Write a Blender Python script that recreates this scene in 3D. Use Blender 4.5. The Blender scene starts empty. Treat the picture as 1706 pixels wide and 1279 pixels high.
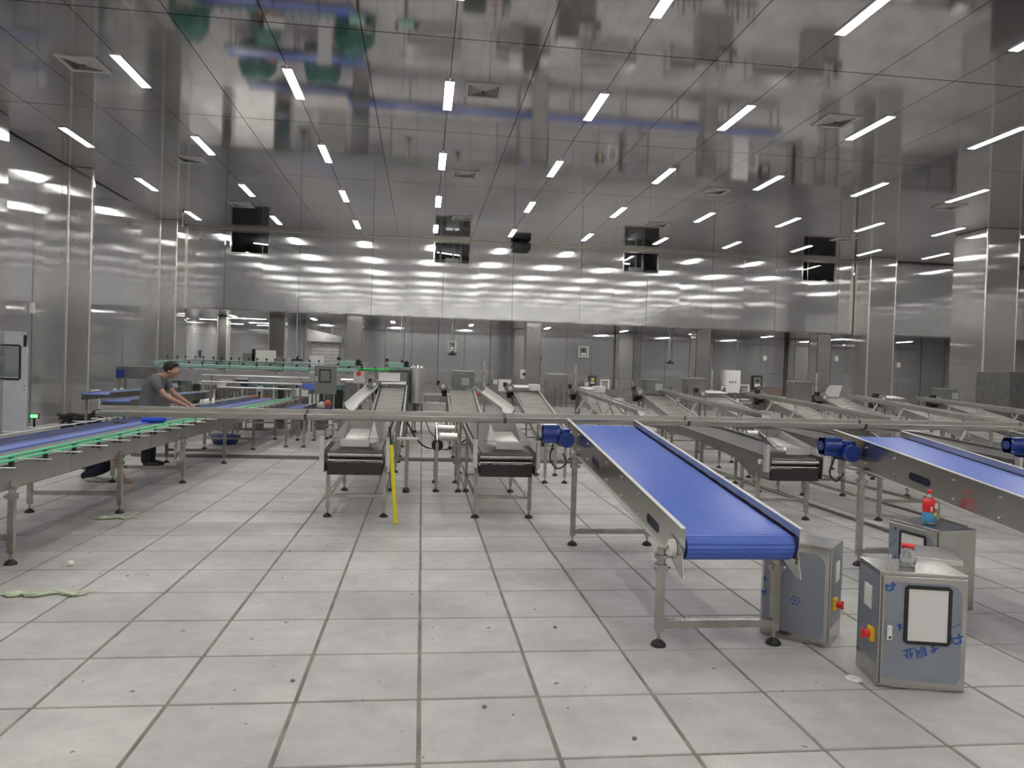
import bpy, bmesh, math, random
from mathutils import Vector, Matrix
from mathutils.geometry import tessellate_polygon
random.seed(7)
SC = bpy.context.scene
C = SC.collection
PI = math.pi

# ------------------------------------------------------------------ camera, world, exposure
FPX, YAW, PITCH, ROLL, CAMH = 1225.24, 0.1221, 0.01553, 0.03125, 1.638
fw = Vector((math.sin(YAW)*math.cos(PITCH), math.cos(YAW)*math.cos(PITCH), -math.sin(PITCH)))
rt = Vector((math.cos(YAW), -math.sin(YAW), 0)); up = rt.cross(fw)
c_, s_ = math.cos(ROLL), math.sin(ROLL)
r2 = c_*rt + s_*up; u2 = -s_*rt + c_*up
cam = bpy.data.cameras.new('camera'); cam.lens = FPX*36/1706; cam.sensor_width = 36; cam.clip_end = 200
co = bpy.data.objects.new('camera', cam); C.objects.link(co)
M4 = Matrix((r2, u2, -fw)).transposed().to_4x4(); M4.translation = (0, 0, CAMH)
co.matrix_world = M4
SC.camera = co
w = bpy.data.worlds.new('world'); SC.world = w; w.use_nodes = True
w.node_tree.nodes['Background'].inputs[0].default_value = (.5, .52, .55, 1)
w.node_tree.nodes['Background'].inputs[1].default_value = .05
vs = SC.view_settings; vs.view_transform = 'Standard'; vs.look = 'None'; vs.gamma = 1; vs.use_curve_mapping = False
vs.exposure = 0.0
LAMP = 48.0

# ------------------------------------------------------------------ materials
def mat(name, col, rough=.5, metal=0., bump=None, noise=None, **kw):
    """bump=(scale, strength, stretch xyz); noise=(scale, amount) colour variation in object space"""
    m = bpy.data.materials.new(name); m.use_nodes = True
    nt = m.node_tree; b = nt.nodes['Principled BSDF']
    b.inputs['Base Color'].default_value = (*col, 1); b.inputs['Roughness'].default_value = rough
    b.inputs['Metallic'].default_value = metal
    for k, v in kw.items():
        b.inputs[k.replace('_', ' ')].default_value = v
    L = nt.links.new
    if noise or bump:
        geo = nt.nodes.new('ShaderNodeNewGeometry')
    if noise:
        mp = nt.nodes.new('ShaderNodeMapping'); L(geo.outputs['Position'], mp.inputs[0])
        mp.inputs['Scale'].default_value = noise[2] if len(noise) > 2 else (1, 1, 1)
        n = nt.nodes.new('ShaderNodeTexNoise'); n.inputs['Scale'].default_value = noise[0]; n.inputs['Detail'].default_value = 5
        L(mp.outputs[0], n.inputs[0])
        r = nt.nodes.new('ShaderNodeMapRange'); r.inputs[1].default_value = .3; r.inputs[2].default_value = .7
        r.inputs[3].default_value = 1-noise[1]; r.inputs[4].default_value = 1+noise[1]; L(n.outputs[0], r.inputs[0])
        mx = nt.nodes.new('ShaderNodeVectorMath'); mx.operation = 'SCALE'; mx.inputs[0].default_value = col
        L(r.outputs[0], mx.inputs['Scale']); L(mx.outputs[0], b.inputs['Base Color'])
    if bump:
        mp = nt.nodes.new('ShaderNodeMapping'); L(geo.outputs['Position'], mp.inputs[0]); mp.inputs['Scale'].default_value = bump[2]
        n = nt.nodes.new('ShaderNodeTexNoise'); n.inputs['Scale'].default_value = bump[0]; n.inputs['Detail'].default_value = 3
        L(mp.outputs[0], n.inputs[0])
        bp = nt.nodes.new('ShaderNodeBump'); bp.inputs['Strength'].default_value = bump[1]; bp.inputs['Distance'].default_value = .02
        L(n.outputs[0], bp.inputs['Height']); L(bp.outputs[0], b.inputs['Normal'])
    return m

def aniso(m, amt, tangent=(0, 0, 1)):
    nt = m.node_tree; b = nt.nodes['Principled BSDF']; b.inputs['Anisotropic'].default_value = amt; b.inputs['Anisotropic Rotation'].default_value = .25
    cx = nt.nodes.new('ShaderNodeCombineXYZ')
    for i in range(3): cx.inputs[i].default_value = tangent[i]
    nt.links.new(cx.outputs[0], b.inputs['Tangent'])
    return m

def emit(name, col, s):
    m = bpy.data.materials.new(name); m.use_nodes = True
    b = m.node_tree.nodes['Principled BSDF']; b.inputs['Base Color'].default_value = (.8, .8, .8, 1)
    b.inputs['Emission Color'].default_value = (*col, 1); b.inputs['Emission Strength'].default_value = s
    return m

M = {}
M['steel'] = mat('brushed steel', (.50, .49, .47), .22, .95, noise=(3, .08))
M['steel_bright'] = mat('bright steel sheet', (.74, .73, .71), .3, .85, noise=(4, .06))
M['steel_dull'] = mat('dull dark steel', (.24, .235, .23), .38, .85, noise=(6, .15))
M['steel_leg'] = mat('square tube steel', (.44, .42, .38), .26, .92, noise=(9, .2))
M['slat'] = mat('slat steel', (.10, .095, .092), .30, .6, noise=(14, .15))
M['wall'] = aniso(mat('brushed wall panel', (.60, .60, .60), .095, .74), 1.)
M['column'] = aniso(mat('brushed column panel', (.59, .58, .565), .095, .76), 1.)
M['steel_trough'] = mat('rolled trough steel', (.50, .48, .45), .36, .92, noise=(4, .15, (1, 6, 6)))
M['trim'] = mat('polished corner trim', (.82, .80, .70), .25, .8)
M['ceiling'] = mat('glossy ceiling panel', (.57, .555, .56), .06, 1., bump=(1.4, .02, (1, .5, 1)))
M['ceiling_low'] = mat('glossy low ceiling panel', (.45, .45, .45), .12, 1.)
M['dark'] = mat('dark void', (.03, .03, .03), .8)
M['black'] = mat('black rubber', (.018, .017, .017), .55)
M['belt'] = mat('blue modular belt', (.035, .105, .50), .34, 0., noise=(30, .08), Coat_Weight=.7, Coat_Roughness=.28)
M['belt_dark'] = mat('navy belt', (.03, .06, .28), .4)
M['belt_pale'] = mat('pale blue belt', (.13, .20, .62), .3)
M['motor_blue'] = mat('blue motor paint', (.010, .04, .24), .3, 0., Coat_Weight=.4)
M['motor_grey'] = mat('grey motor paint', (.27, .27, .27), .4, .5)
M['white'] = mat('white plastic', (.78, .77, .72), .4)
M['paper'] = mat('white board', (.72, .71, .69), .5)
M['green'] = mat('green guide rail', (.08, .62, .30), .35)
M['green_pale'] = mat('pale green guide rail', (.30, .50, .42), .35)
M['green_vivid'] = mat('vivid green guide rail', (.02, .62, .10), .35)
M['tray_dark'] = mat('dark tray steel', (.045, .040, .038), .35, .4)
M['chute'] = mat('satin white steel', (.70, .70, .67), .42, .45)
M['pan'] = mat('satin grey green pan', (.20, .22, .20), .45, .5)
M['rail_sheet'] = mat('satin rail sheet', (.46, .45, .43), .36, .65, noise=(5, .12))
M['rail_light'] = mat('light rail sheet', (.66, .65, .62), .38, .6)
M['slot_shade'] = mat('dark navy slot shade', (.006, .008, .035), .6)  # near black that paints the shade inside the plate slots
M['teal'] = mat('teal cover', (.06, .17, .14), .6, noise=(6, .3))
M['yellow'] = mat('yellow plastic pipe', (.80, .70, .02), .4)
M['yellow_sw'] = mat('yellow switch plate', (.90, .55, .02), .4)
M['red'] = mat('red plastic', (.72, .03, .03), .35)
M['film'] = mat('grey blue protective film', (.27, .30, .34), .42, .35, noise=(5, .06))
M['ink'] = mat('blue film print', (.02, .09, .35), .5)
M['glass'] = mat('window glass', (.9, .95, .95), .03, 0., Transmission_Weight=1., IOR=1.45)
M['clear'] = mat('clear plastic', (.95, .98, .97), .08, 0., Transmission_Weight=.92, IOR=1.2)
M['lamp'] = emit('lamp diffuser', (1., .985, .95), LAMP)
M['lamp_low'] = emit('lower room lamp diffuser', (1., .985, .95), 120.)
M['lamp_frame'] = mat('lamp frame', (.8, .8, .8), .4)
M['vent'] = mat('painted vent', (.62, .61, .58), .45)
M['vent_dark'] = mat('vent throat', (.05, .05, .05), .7)
M['doorw'] = mat('white door sheet', (.55, .57, .60), .45, noise=(6, .05))
M['exit'] = emit('green exit sign', (.05, .9, .15), 2.2)
M['grey_box'] = mat('grey painted cabinet', (.22, .22, .20), .45, .4)
M['skin'] = mat('skin', (.45, .25, .17), .5, Subsurface_Weight=.05)
M['hair'] = mat('black hair', (.012, .010, .010), .5)
M['shirt'] = mat('grey shirt', (.13, .13, .135), .85)
M['trousers'] = mat('black trousers', (.014, .014, .016), .8)
M['navy'] = mat('navy cloth', (.014, .018, .035), .8)
M['shoe'] = mat('dark shoe', (.022, .018, .018), .6)
M['shoe_w'] = mat('cream shoe', (.55, .52, .43), .6)
M['film_green'] = mat('pale green wrap', (.55, .62, .42), .4)
M['copper'] = mat('brown cover', (.20, .15, .13), .5)
M['orange'] = mat('orange plastic', (.8, .18, .06), .5)

def floor_mat():
    m = bpy.data.materials.new('concrete tile'); m.use_nodes = True
    nt = m.node_tree; b = nt.nodes['Principled BSDF']; L = nt.links.new; N = nt.nodes.new
    g = N('ShaderNodeNewGeometry')
    def noise(sc, det, stretch=(1, 1, 1), rough=.6):
        mp = N('ShaderNodeMapping'); mp.inputs['Scale'].default_value = stretch; L(g.outputs['Position'], mp.inputs[0])
        n = N('ShaderNodeTexNoise'); n.inputs['Scale'].default_value = sc; n.inputs['Detail'].default_value = det; n.inputs['Roughness'].default_value = rough
        L(mp.outputs[0], n.inputs[0]); return n.outputs[0]
    def mr(o, a, b_, c, d):
        r = N('ShaderNodeMapRange'); L(o, r.inputs[0])
        for i, v in enumerate((a, b_, c, d)): r.inputs[i+1].default_value = v
        return r.outputs[0]
    def mul(a, b_):
        x = N('ShaderNodeMath'); x.operation = 'MULTIPLY'; L(a, x.inputs[0]); L(b_, x.inputs[1]); return x.outputs[0]
    # per tile random
    sub = N('ShaderNodeVectorMath'); sub.operation = 'ADD'; sub.inputs[1].default_value = (.568+60, -3.657+60, 0); L(g.outputs['Position'], sub.inputs[0])
    dv = N('ShaderNodeVectorMath'); dv.operation = 'DIVIDE'; dv.inputs[1].default_value = (.6, .6, 10); L(sub.outputs[0], dv.inputs[0])
    fl = N('ShaderNodeVectorMath'); fl.operation = 'FLOOR'; L(dv.outputs[0], fl.inputs[0])
    wn = N('ShaderNodeTexWhiteNoise'); L(fl.outputs[0], wn.inputs[0])
    v = mr(wn.outputs[0], 0, 1, .90, 1.05)
    v = mul(v, mr(noise(1.1, 5), .3, .7, .76, 1.14))
    v = mul(v, mr(noise(7, 6, (1, 1, 1), .7), .3, .7, .88, 1.08))
    v = mul(v, mr(noise(160, 2), .3, .7, .93, 1.07))
    sc = N('ShaderNodeVectorMath'); sc.operation = 'SCALE'; sc.inputs[0].default_value = (.515, .49, .475); L(v, sc.inputs['Scale'])
    # dark specks
    sp = mr(noise(14, 2, (1, 1, 1), .4), .73, .76, 0, 1)
    mx = N('ShaderNodeMix'); mx.data_type = 'RGBA'; L(sp, mx.inputs[0]); L(sc.outputs[0], mx.inputs[6]); mx.inputs[7].default_value = (.14, .13, .12, 1)
    L(mx.outputs[2], b.inputs['Base Color'])
    L(mr(noise(2.0, 3), .3, .7, .42, .62), b.inputs['Roughness'])
    bp = N('ShaderNodeBump'); bp.inputs['Strength'].default_value = .25; bp.inputs['Distance'].default_value = .004
    L(noise(45, 4), bp.inputs['Height']); L(bp.outputs[0], b.inputs['Normal'])
    return m
M['tile'] = floor_mat()
M['joint'] = mat('tile joint grout', (.22, .19, .165), .85, noise=(5, .35))

# ------------------------------------------------------------------ mesh builder
class MB:
    def __init__(s): s.v = []; s.f = []; s.sm = []
    def add(s, vs, fs, smooth=False):
        n = len(s.v); s.v += [tuple(p) for p in vs]
        for f in fs: s.f.append([i+n for i in f]); s.sm.append(smooth)
        return s
    def box(s, x0, x1, y0, y1, z0, z1):
        if x0 > x1: x0, x1 = x1, x0
        if y0 > y1: y0, y1 = y1, y0
        if z0 > z1: z0, z1 = z1, z0
        v = [(x, y, z) for z in (z0, z1) for y in (y0, y1) for x in (x0, x1)]
        return s.add(v, [(0, 2, 3, 1), (4, 5, 7, 6), (0, 1, 5, 4), (2, 6, 7, 3), (0, 4, 6, 2), (1, 3, 7, 5)])
    def bar(s, p, q, w=.03, h=None, up_=(0, 0, 1)):
        p = Vector(p); q = Vector(q); h = w if h is None else h
        d = (q-p).normalized(); u = Vector(up_)
        if abs(d.dot(u)) > .99: u = Vector((0, 1, 0))
        a = d.cross(u).normalized()*w/2; b = a.cross(d).normalized()*h/2
        v = [p-a-b, p+a-b, p-a+b, p+a+b, q-a-b, q+a-b, q-a+b, q+a+b]
        return s.add(v, [(0, 2, 3, 1), (4, 5, 7, 6), (0, 1, 5, 4), (2, 6, 7, 3), (0, 4, 6, 2), (1, 3, 7, 5)])
    def cyl(s, p, q, r, n=14, r2=None, caps=True, smooth=True):
        p = Vector(p); q = Vector(q); r2 = r if r2 is None else r2
        d = (q-p).normalized(); u = Vector((0, 0, 1)) if abs(d.z) < .9 else Vector((1, 0, 0))
        a = d.cross(u).normalized(); b = d.cross(a)
        vs = []
        for c, R in ((p, r), (q, r2)):
            for i in range(n):
                t = 2*PI*i/n; vs.append(c+(a*math.cos(t)+b*math.sin(t))*R)
        s.add(vs, [(i, n+i, n+(i+1) % n, (i+1) % n) for i in range(n)], smooth)
        if caps: s.add(vs, [tuple(range(n)), tuple(range(2*n-1, n-1, -1))])
        return s
    def tube(s, pts, r, n=8):
        pts = [Vector(p) for p in pts]; rings = []; a = None
        for i, p in enumerate(pts):
            d = (pts[min(i+1, len(pts)-1)]-pts[max(i-1, 0)]).normalized()
            if a is None:
                u = Vector((0, 0, 1)) if abs(d.z) < .9 else Vector((1, 0, 0)); a = d.cross(u).normalized()
            a = (a-d*a.dot(d)).normalized(); b = d.cross(a)
            rings.append([p+(a*math.cos(2*PI*k/n)+b*math.sin(2*PI*k/n))*r for k in range(n)])
        vs = [v for R in rings for v in R]; fs = []
        for i in range(len(pts)-1):
            for k in range(n): fs.append((i*n+k, i*n+(k+1) % n, (i+1)*n+(k+1) % n, (i+1)*n+k))
        s.add(vs, fs, True); s.add(vs, [tuple(range(n-1, -1, -1)), tuple(range(len(vs)-n, len(vs)))])
        return s
    def prism(s, poly, axis, a, b, holes=()):
        """poly: 2D outline. axis 'x': (y,z), 'y': (x,z), 'z': (x,y)"""
        def P(t, c): return {'x': (c, t[0], t[1]), 'y': (t[0], c, t[1]), 'z': (t[0], t[1], c)}[axis]
        loops = [list(poly)]+[list(h) for h in holes]
        flat = [p for l in loops for p in l]; n = len(flat)
        tris = tessellate_polygon([[Vector((p[0], p[1], 0)) for p in l] for l in loops])
        vs = [P(p, a) for p in flat]+[P(p, b) for p in flat]
        fs = [tuple(t) for t in tris]+[tuple(i+n for i in reversed(t)) for t in tris]
        k = 0
        for l in loops:
            m = len(l)
            for i in range(m): fs.append((k+i, k+(i+1) % m, n+k+(i+1) % m, n+k+i))
            k += m
        return s.add(vs, fs)
    def lathe(s, prof, c=(0, 0, 0), n=20):
        vs = []; fs = []
        for r, z in prof:
            for i in range(n): vs.append((c[0]+r*math.cos(2*PI*i/n), c[1]+r*math.sin(2*PI*i/n), c[2]+z))
        for j in range(len(prof)-1):
            for i in range(n): fs.append((j*n+i, j*n+(i+1) % n, (j+1)*n+(i+1) % n, (j+1)*n+i))
        s.add(vs, fs, True); s.add(vs, [tuple(range(n-1, -1, -1)), tuple(range(len(vs)-n, len(vs)))])
        return s
    def gutter(s, p, q, r, t=.004, lip=.0, n=10, depth=1.):
        """open half round channel swept from p to q (mainly horizontal)"""
        p = Vector(p); q = Vector(q); d = (q-p).normalized(); a = d.cross(Vector((0, 0, 1))).normalized(); b = a.cross(d)
        prof = []
        if lip: prof.append((-(r+lip), 0))
        for i in range(n+1):
            th = PI*i/n; prof.append((-r*math.cos(th), -r*depth*math.sin(th)))
        if lip: prof.append((r+lip, 0))
        inner = []
        for (x, z) in prof: inner.append((x*(1-t/r) if abs(x) <= r else x, z*(1-t/r)+(t if abs(x) > r-1e-6 else 0)))
        loop = prof+inner[::-1]; m = len(loop)
        vs = [p+a*x+b*z for x, z in loop]+[q+a*x+b*z for x, z in loop]
        fs = [(i, (i+1) % m, m+(i+1) % m, m+i) for i in range(m)]
        k = len(prof)
        for i in range(k-1):
            fs.append((i, m-1-i, m-2-i, i+1)); fs.append((m+i, m+i+1, 2*m-2-i, 2*m-1-i))
        return s.add(vs, fs)
    def mesh(s, name, m):
        me = bpy.data.meshes.new(name); me.from_pydata(s.v, [], s.f); me.polygons.foreach_set('use_smooth', s.sm)
        bm = bmesh.new(); bm.from_mesh(me); bmesh.ops.recalc_face_normals(bm, faces=bm.faces); bm.to_mesh(me); bm.free()
        me.materials.append(m if not isinstance(m, str) else M[m]); me.update(); return me
    def build(s, name, m, parent=None, bevel=0., kind=None, label=None, loc=(0, 0, 0)):
        me = s.mesh(name, m)
        o = bpy.data.objects.new(name, me); C.objects.link(o); o.location = loc
        if parent is not None: o.parent = parent
        if bevel:
            bv = o.modifiers.new('bevel', 'BEVEL'); bv.width = bevel; bv.segments = 2; bv.limit_method = 'ANGLE'; bv.angle_limit = .7
        if kind: o['kind'] = kind
        if label: o['label'] = label
        return o

def thing(name, label, cat, loc=(0, 0, 0), rz=0, group=None, kind=None):
    o = bpy.data.objects.new(name, None); C.objects.link(o); o.location = loc; o.rotation_euler = (0, 0, rz); o.empty_display_size = .1
    if kind: o['kind'] = kind
    else: o['label'] = label; o['category'] = cat
    if group: o['group'] = group
    return o
def tag(o, label, cat, group=None, kind=None):
    o['label'] = label; o['category'] = cat
    if group: o['group'] = group
    if kind: o['kind'] = kind
    return o
def struct(o, label=None):
    o['kind'] = 'structure'
    return o
def kids(o): return [x for x in C.objects if x.parent == o]
KID = {}
def copy_tree(o, parent=None):
    c = o.copy(); C.objects.link(c); c.parent = parent
    if o.name not in KID: KID[o.name] = kids(o)
    for ch in KID[o.name]: copy_tree(ch, c)
    return c
def link(name, me, parent, loc=(0, 0, 0), rz=0.):
    o = bpy.data.objects.new(name, me); C.objects.link(o); o.parent = parent; o.location = loc; o.rotation_euler = (0, 0, rz); return o
ORD = ['nearest', 'second', 'third', 'fourth', 'fifth', 'sixth', 'seventh', 'eighth', 'ninth', 'tenth', 'eleventh', 'twelfth']

# ------------------------------------------------------------------ setting
XL, XR, YB, YF, YE, H, HL = -9.2, 26., -20., 28.05, 34., 6.6, 3.65
# floor : slab with grout, tiles on it
fl = struct(MB().box(-12.5, XR+.5, YB-.5, 46, -.2, -.006).build('floor', 'joint'))
TX, TY, T = -.568, 3.657, .6
tb_ = MB(); g_ = .0085
e = T/2-g_
tb_.add([(-e, -e, 0), (e, -e, 0), (e, e, 0), (-e, e, 0), (-e+.003, -e+.003, .007), (e-.003, -e+.003, .007), (e-.003, e-.003, .007), (-e+.003, e-.003, .007)],
        [(0, 1, 5, 4), (1, 2, 6, 5), (2, 3, 7, 6), (3, 0, 4, 7), (4, 5, 6, 7)])
tme = tb_.mesh('floor_tile', 'tile')
cells = []
for j in range(-40, 70):
    for i in range(-20, 45):
        cx, cy = TX+(i+.5)*T, TY+(j+.5)*T
        if cy > 45.5 or cx < -12 or cx > XR or cy < YB: continue
        v = Vector((cx, cy, -CAMH)); z = v.dot(fw)
        vis = z > .5 and abs(v.dot(r2)/z) < .72 and -.60 < v.dot(u2)/z < .05
        cells.append((0 if vis and cy > 2.0 else 1, cy, cx))
cells.sort()
rest = MB()
for n, (k, cy, cx) in enumerate(cells):
    if n < 290 and k == 0:
        link('floor_tile', tme, fl, (cx+random.uniform(-.002, .002), cy+random.uniform(-.002, .002), -.007-random.uniform(0, .0008)), random.uniform(-.004, .004))
    else:
        rest.add([(x+cx, y+cy, z-.007) for x, y, z in tb_.v], tb_.f)
rest.build('floor_tile_field', 'tile', fl, kind='stuff')

# ceiling : slab, glossy panels
ce = struct(MB().box(XL-.2, XR+.2, YB-.2, YF+.1, H+.03, H+.25).build('ceiling', 'dark'))
PX, PY = 1.355, 4.37
cm = MB().box(-PX/2+.006, PX/2-.006, -PY/2+.010, PY/2-.010, 0, .028).mesh('ceiling_panel', 'ceiling')
for j in range(-8, 4):
    for i in range(-8, 20):
        cx, cy = .33+(i+.5)*PX, 11.1+(j+.5)*PY
        if cx-PX/2 < XL-1.3 or cx > XR+.5 or cy-PY/2 > YF: continue
        if cy+PY/2 > YF+.2:
            continue
        link('ceiling_panel', cm, ce, (cx, cy, H))
ym = 11.1+3*PY
cm2 = MB().box(-PX/2+.004, PX/2-.004, ym+.005, YF+.08, 0, .028).mesh('ceiling_panel', 'ceiling')
for i in range(-8, 20): link('ceiling_panel', cm2, ce, (.33+(i+.5)*PX, 0, H))

# back wall fascia with four windows
wb = struct(MB().box(XL-.2, 17.25, YF+.05, YF+.2, 6.5, H+.02).build('wall_back_upper', 'steel_dull'))
MB().box(XL, XR, YF-.01, YF+.06, H-.06, H-.005).build('top_trim', 'trim', wb)
MB().box(XL+.55, 17.25, YF-.004, YF+.25, HL-.035, HL-.005).build('bottom_trim', 'steel', wb)
WIN = [(-7.08, -5.74), (.33, 1.67), (7.67, 9.08), (15.08, 16.48)]
WZ0, WZ1 = 5.70, 6.48
x = -8.60; pw = 1.3275; n = 0
while x < 17.2:
    x1 = min(x+pw, 17.25)
    a, b = x+.008, x1-.008
    poly = [(a, HL), (b, HL), (b, H-.06), (a, H-.06)]
    segs = [(a, b, HL, H-.06)]
    for w0, w1 in WIN:
        if w0 < b and w1 > a:
            l, r = max(a, w0), min(b, w1)
            segs = [(a, b, HL, WZ0), (a, b, WZ1, H-.06)]
            if l > a+.01: segs.append((a, l, WZ0, WZ1))
            if r < b-.01: segs.append((r, b, WZ0, WZ1))
            break
    pb = MB()
    for (u0, u1, v0, v1) in segs: pb.box(u0, u1, YF, YF+.05, v0, v1)
    tx, tz_ = random.uniform(-.004, .004), random.uniform(-.006, .006)
    pb.v = [(p[0], p[1]+(p[2]-5)*tx+(p[0]-(a+b)/2)*tz_, p[2]) for p in pb.v]
    pb.build('wall_panel', 'wall', wb)
    MB().box(x1-.008, x1+.008, YF-.004, YF+.01, HL, H-.06).build('seam_strip', 'steel', wb) if n % 2 else None
    x = x1; n += 1
wb.data.name = 'wall_back_upper'
# corner piece at the left end of the fascia
MB().box(-8.66, -8.58, YF-.05, YF+.05, HL-.03, H-.06).build('corner_trim', 'trim', wb)
MB().box(17.19, 17.26, YF-.05, YF+.05, HL-.03, H-.06).build('corner_trim', 'trim', wb)
MB().box(XL, -8.66, YF+.1, YF+.16, HL, H-.06).build('wall_panel', 'wall', wb)
for k, (w0, w1) in enumerate(WIN):
    wn = struct(MB().prism([(w0-.03, WZ0-.03), (w1+.03, WZ0-.03), (w1+.03, WZ1+.03), (w0-.03, WZ1+.03)], 'y', YF-.015, YF+.09,
                           [[(w0+.02, WZ0+.02), (w0+.02, WZ1-.02), (w1-.02, WZ1-.02), (w1-.02, WZ0+.02)]]).build('window_%d' % (k+1), 'steel'))
    MB().box(w0+.01, w1-.01, YF+.03, YF+.042, WZ0+.01, WZ1-.01).build('pane', 'glass', wn)
    if k in (1, 2):
        pp = MB(); 
        for (dx, dz, r) in ((.25, 0, .05), (.75, .1, .035), (1.05, -.1, .06)): pp.cyl((w0+dx, YF+.9, HL+.3), (w0+dx, YF+.9, 6.55), r)
        pp.cyl((w0-.6, YF+1.1, WZ0+.25), (w1+.6, YF+1.1, WZ0+.25), .05); pp.box(w0+.45, w0+.95, YF+.8, YF+1.2, HL+.1, WZ0+.32)
        tag(pp.build('pipework', 'steel_bright'), 'bright pipework seen through the %s high window' % ('second' if k == 1 else 'third'), 'pipes')
# enclosing plenum behind the windows
wu = struct(MB().box(-10.4, XR+.2, YE, YE+.1, HL, H+.2).build('wall_back_plenum', 'steel_dull'))
MB().box(-10.4, XR+.2, YF+.1, YE+.1, H+.0, H+.2).build('roof_slab', 'dark', wu)
MB().box(-10.5, -10.4, YF+.1, YE, HL, H+.2).build('side_slab', 'dark', wu)
for n, (w0, w1) in enumerate(WIN):  # lamps added to lighten the dark space behind the windows
    t = thing('tube_light', 'added fill tube light inside the %s high window of the far wall' % ['first', 'second', 'third', 'fourth'][n], 'ceiling light', ((w0+w1)/2, YF+3.2, H-.02), .5, 'added tube lights behind the high windows')
    MB().box(-.6, .6, -.06, .06, -.02, 0).build('lamp_frame', 'lamp_frame', t); MB().box(-.57, .57, -.04, .04, -.034, -.02).build('diffuser', 'lamp_low', t)
# fascia right of column
wr = struct(MB().box(18.4, XR, 27.85, 27.95, 6.5, H+.02).build('wall_back_right', 'steel_dull'))
x = 18.42
while x < XR:
    MB().box(x+.003, min(x+1.2, XR)-.003, 27.80, 27.85, HL, H-.05).build('wall_panel', 'wall', wr); x += 1.2
MB().box(18.4, XR, 27.78, 28.0, HL-.04, HL).build('bottom_trim', 'steel_dull', wr)
# left wall panels
wl = struct(MB().box(XL-.25, XL-.05, YB, YF+.1, -.1, H+.1).build('wall_left', 'dark'))
y = 28.0
while y > YB:
    y1 = max(y-1.33, YB)
    pb = MB().box(XL-.05, XL, y1+.006, y-.006, 0, H); tx, tz_ = random.uniform(-.003, .003), random.uniform(-.006, .006)
    pb.v = [(p[0]+(p[2]-5)*tx+(p[1]-(y+y1)/2)*tz_, p[1], p[2]) for p in pb.v]
    pb.build('wall_panel', 'wall', wl); y = y1
MB().box(XL, XL+.012, YB, 28, 0, .1).build('base_strip', 'steel', wl)
wf = struct(MB().box(XL, XR, YB-.2, YB-.05, -.1, H+.1).build('wall_front', 'dark'))
x = XL
while x < XR:
    MB().box(x+.003, min(x+1.33, XR)-.003, YB-.05, YB, 0, H).build('wall_panel', 'wall', wf); x += 1.33
wx = struct(MB().box(XR+.05, XR+.25, YB, YE, -.1, H+.1).build('wall_right', 'dark'))
y = YB
while y < YE:
    MB().box(XR, XR+.05, y+.003, min(y+1.33, YE)-.003, 0, H).build('wall_panel', 'wall', wx); y += 1.33
# rear room : low ceiling and back wall
cl = struct(MB().box(-10.4, XR, YF+.08, 45.2, HL+.02, HL+.06).build('ceiling_low', 'dark'))
for i in range(-8, 20):
    for (ya, yb) in ((YF+.09, 31.2), (31.2, YE)):
        MB().box(.33+i*PX+.004, .33+(i+1)*PX-.004, ya+.004, yb-.004, HL-.004, HL+.02).build('ceiling_panel', 'ceiling_low', cl)
MB().box(-10.4, -6.5, YE, 45, HL-.004, HL+.02).build('ceiling_panel', 'ceiling_low', cl)
wk = struct(MB().box(-6.5, XR, YE+.05, YE+.2, -.1, HL).build('wall_back', 'dark'))
x = -6.5; n = 0
while x < XR-.1:
    x1 = min(x+1.2, XR)
    MB().box(x+.008, x1-.008, YE, YE+.05, 0, HL).build('wall_panel', 'wall', wk)
    if n % 2: MB().box(x1-.02, x1+.02, YE-.012, YE, 0, HL).build('seam_strip', 'steel_dull', wk)
    x = x1; n += 1
w2 = struct(MB().box(-6.5, -6.35, YE+.2, 45, 0, HL).build('wall_passage_right', 'wall'))
w3 = struct(MB().box(-10.4, -6.35, 41, 41.1, 0, HL).build('wall_passage_end', 'wall'))
w4 = struct(MB().box(-10.5, -10.4, YF+.1, 45, 0, HL).build('wall_passage_left', 'dark'))
y = YF+.1
while y < 45: MB().box(-10.4, -10.35, y+.003, min(y+1.33, 45)-.003, 0, HL).build('wall_panel', 'wall', w4); y += 1.33

# columns
def column(x0, x1, y0, y1, z1, trims=True):
    t = struct(MB().box(x0+.01, x1-.01, y0+.01, y1-.01, 0, z1).build('column', 'dark'))
    MB().box(x0+.02, x1-.02, y0, y0+.01, 0, z1).build('column_face', 'column', t)
    MB().box(x0, x0+.01, y0+.02, y1, 0, z1).build('column_face', 'column', t)
    MB().box(x1-.01, x1, y0+.02, y1, 0, z1).build('column_face', 'column', t)
    if trims:
        for xx in (x0, x1): MB().cyl((xx+(.012 if xx == x0 else -.012), y0+.012, 0), (xx+(.012 if xx == x0 else -.012), y0+.012, z1), .03, 8).build('corner_trim', 'trim', t)
    return t
for y0, y1 in ((-6, -4.6), (.6, 2.0), (7.2, 8.6), (14.9, 16.46), (20.35, 20.5), (27.0, 28.0)): column(XL, -8.62, y0, y1, H-.01)
for y0, y1 in ((-3.5, -2.05), (2.6, 4.05), (8.6, 10.05), (14.9, 16.35), (20.95, 22.4), (26.95, 28.5)): column(17.3, 18.4, y0, y1, H-.01)
for x0, x1 in ((-2.9, -2.28), (3.97, 4.57), (10.85, 11.45), (16.0, 16.6)): column(x0, x1, 28.35, 28.95, HL-.02, False)
for x0, x1, y0 in ((-6.25, -5.6, 31.0), (-8.6, -8.2, 32.2), (9.0, 9.7, 33.2), (17.6, 18.3, 33.2), (4.1, 4.6, 33.3), (-10.3, -9.4, 30.2), (19.4, 20.2, 31.0)): column(x0, x1, y0, y0+.6, HL-.02, x0 < -5)

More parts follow.
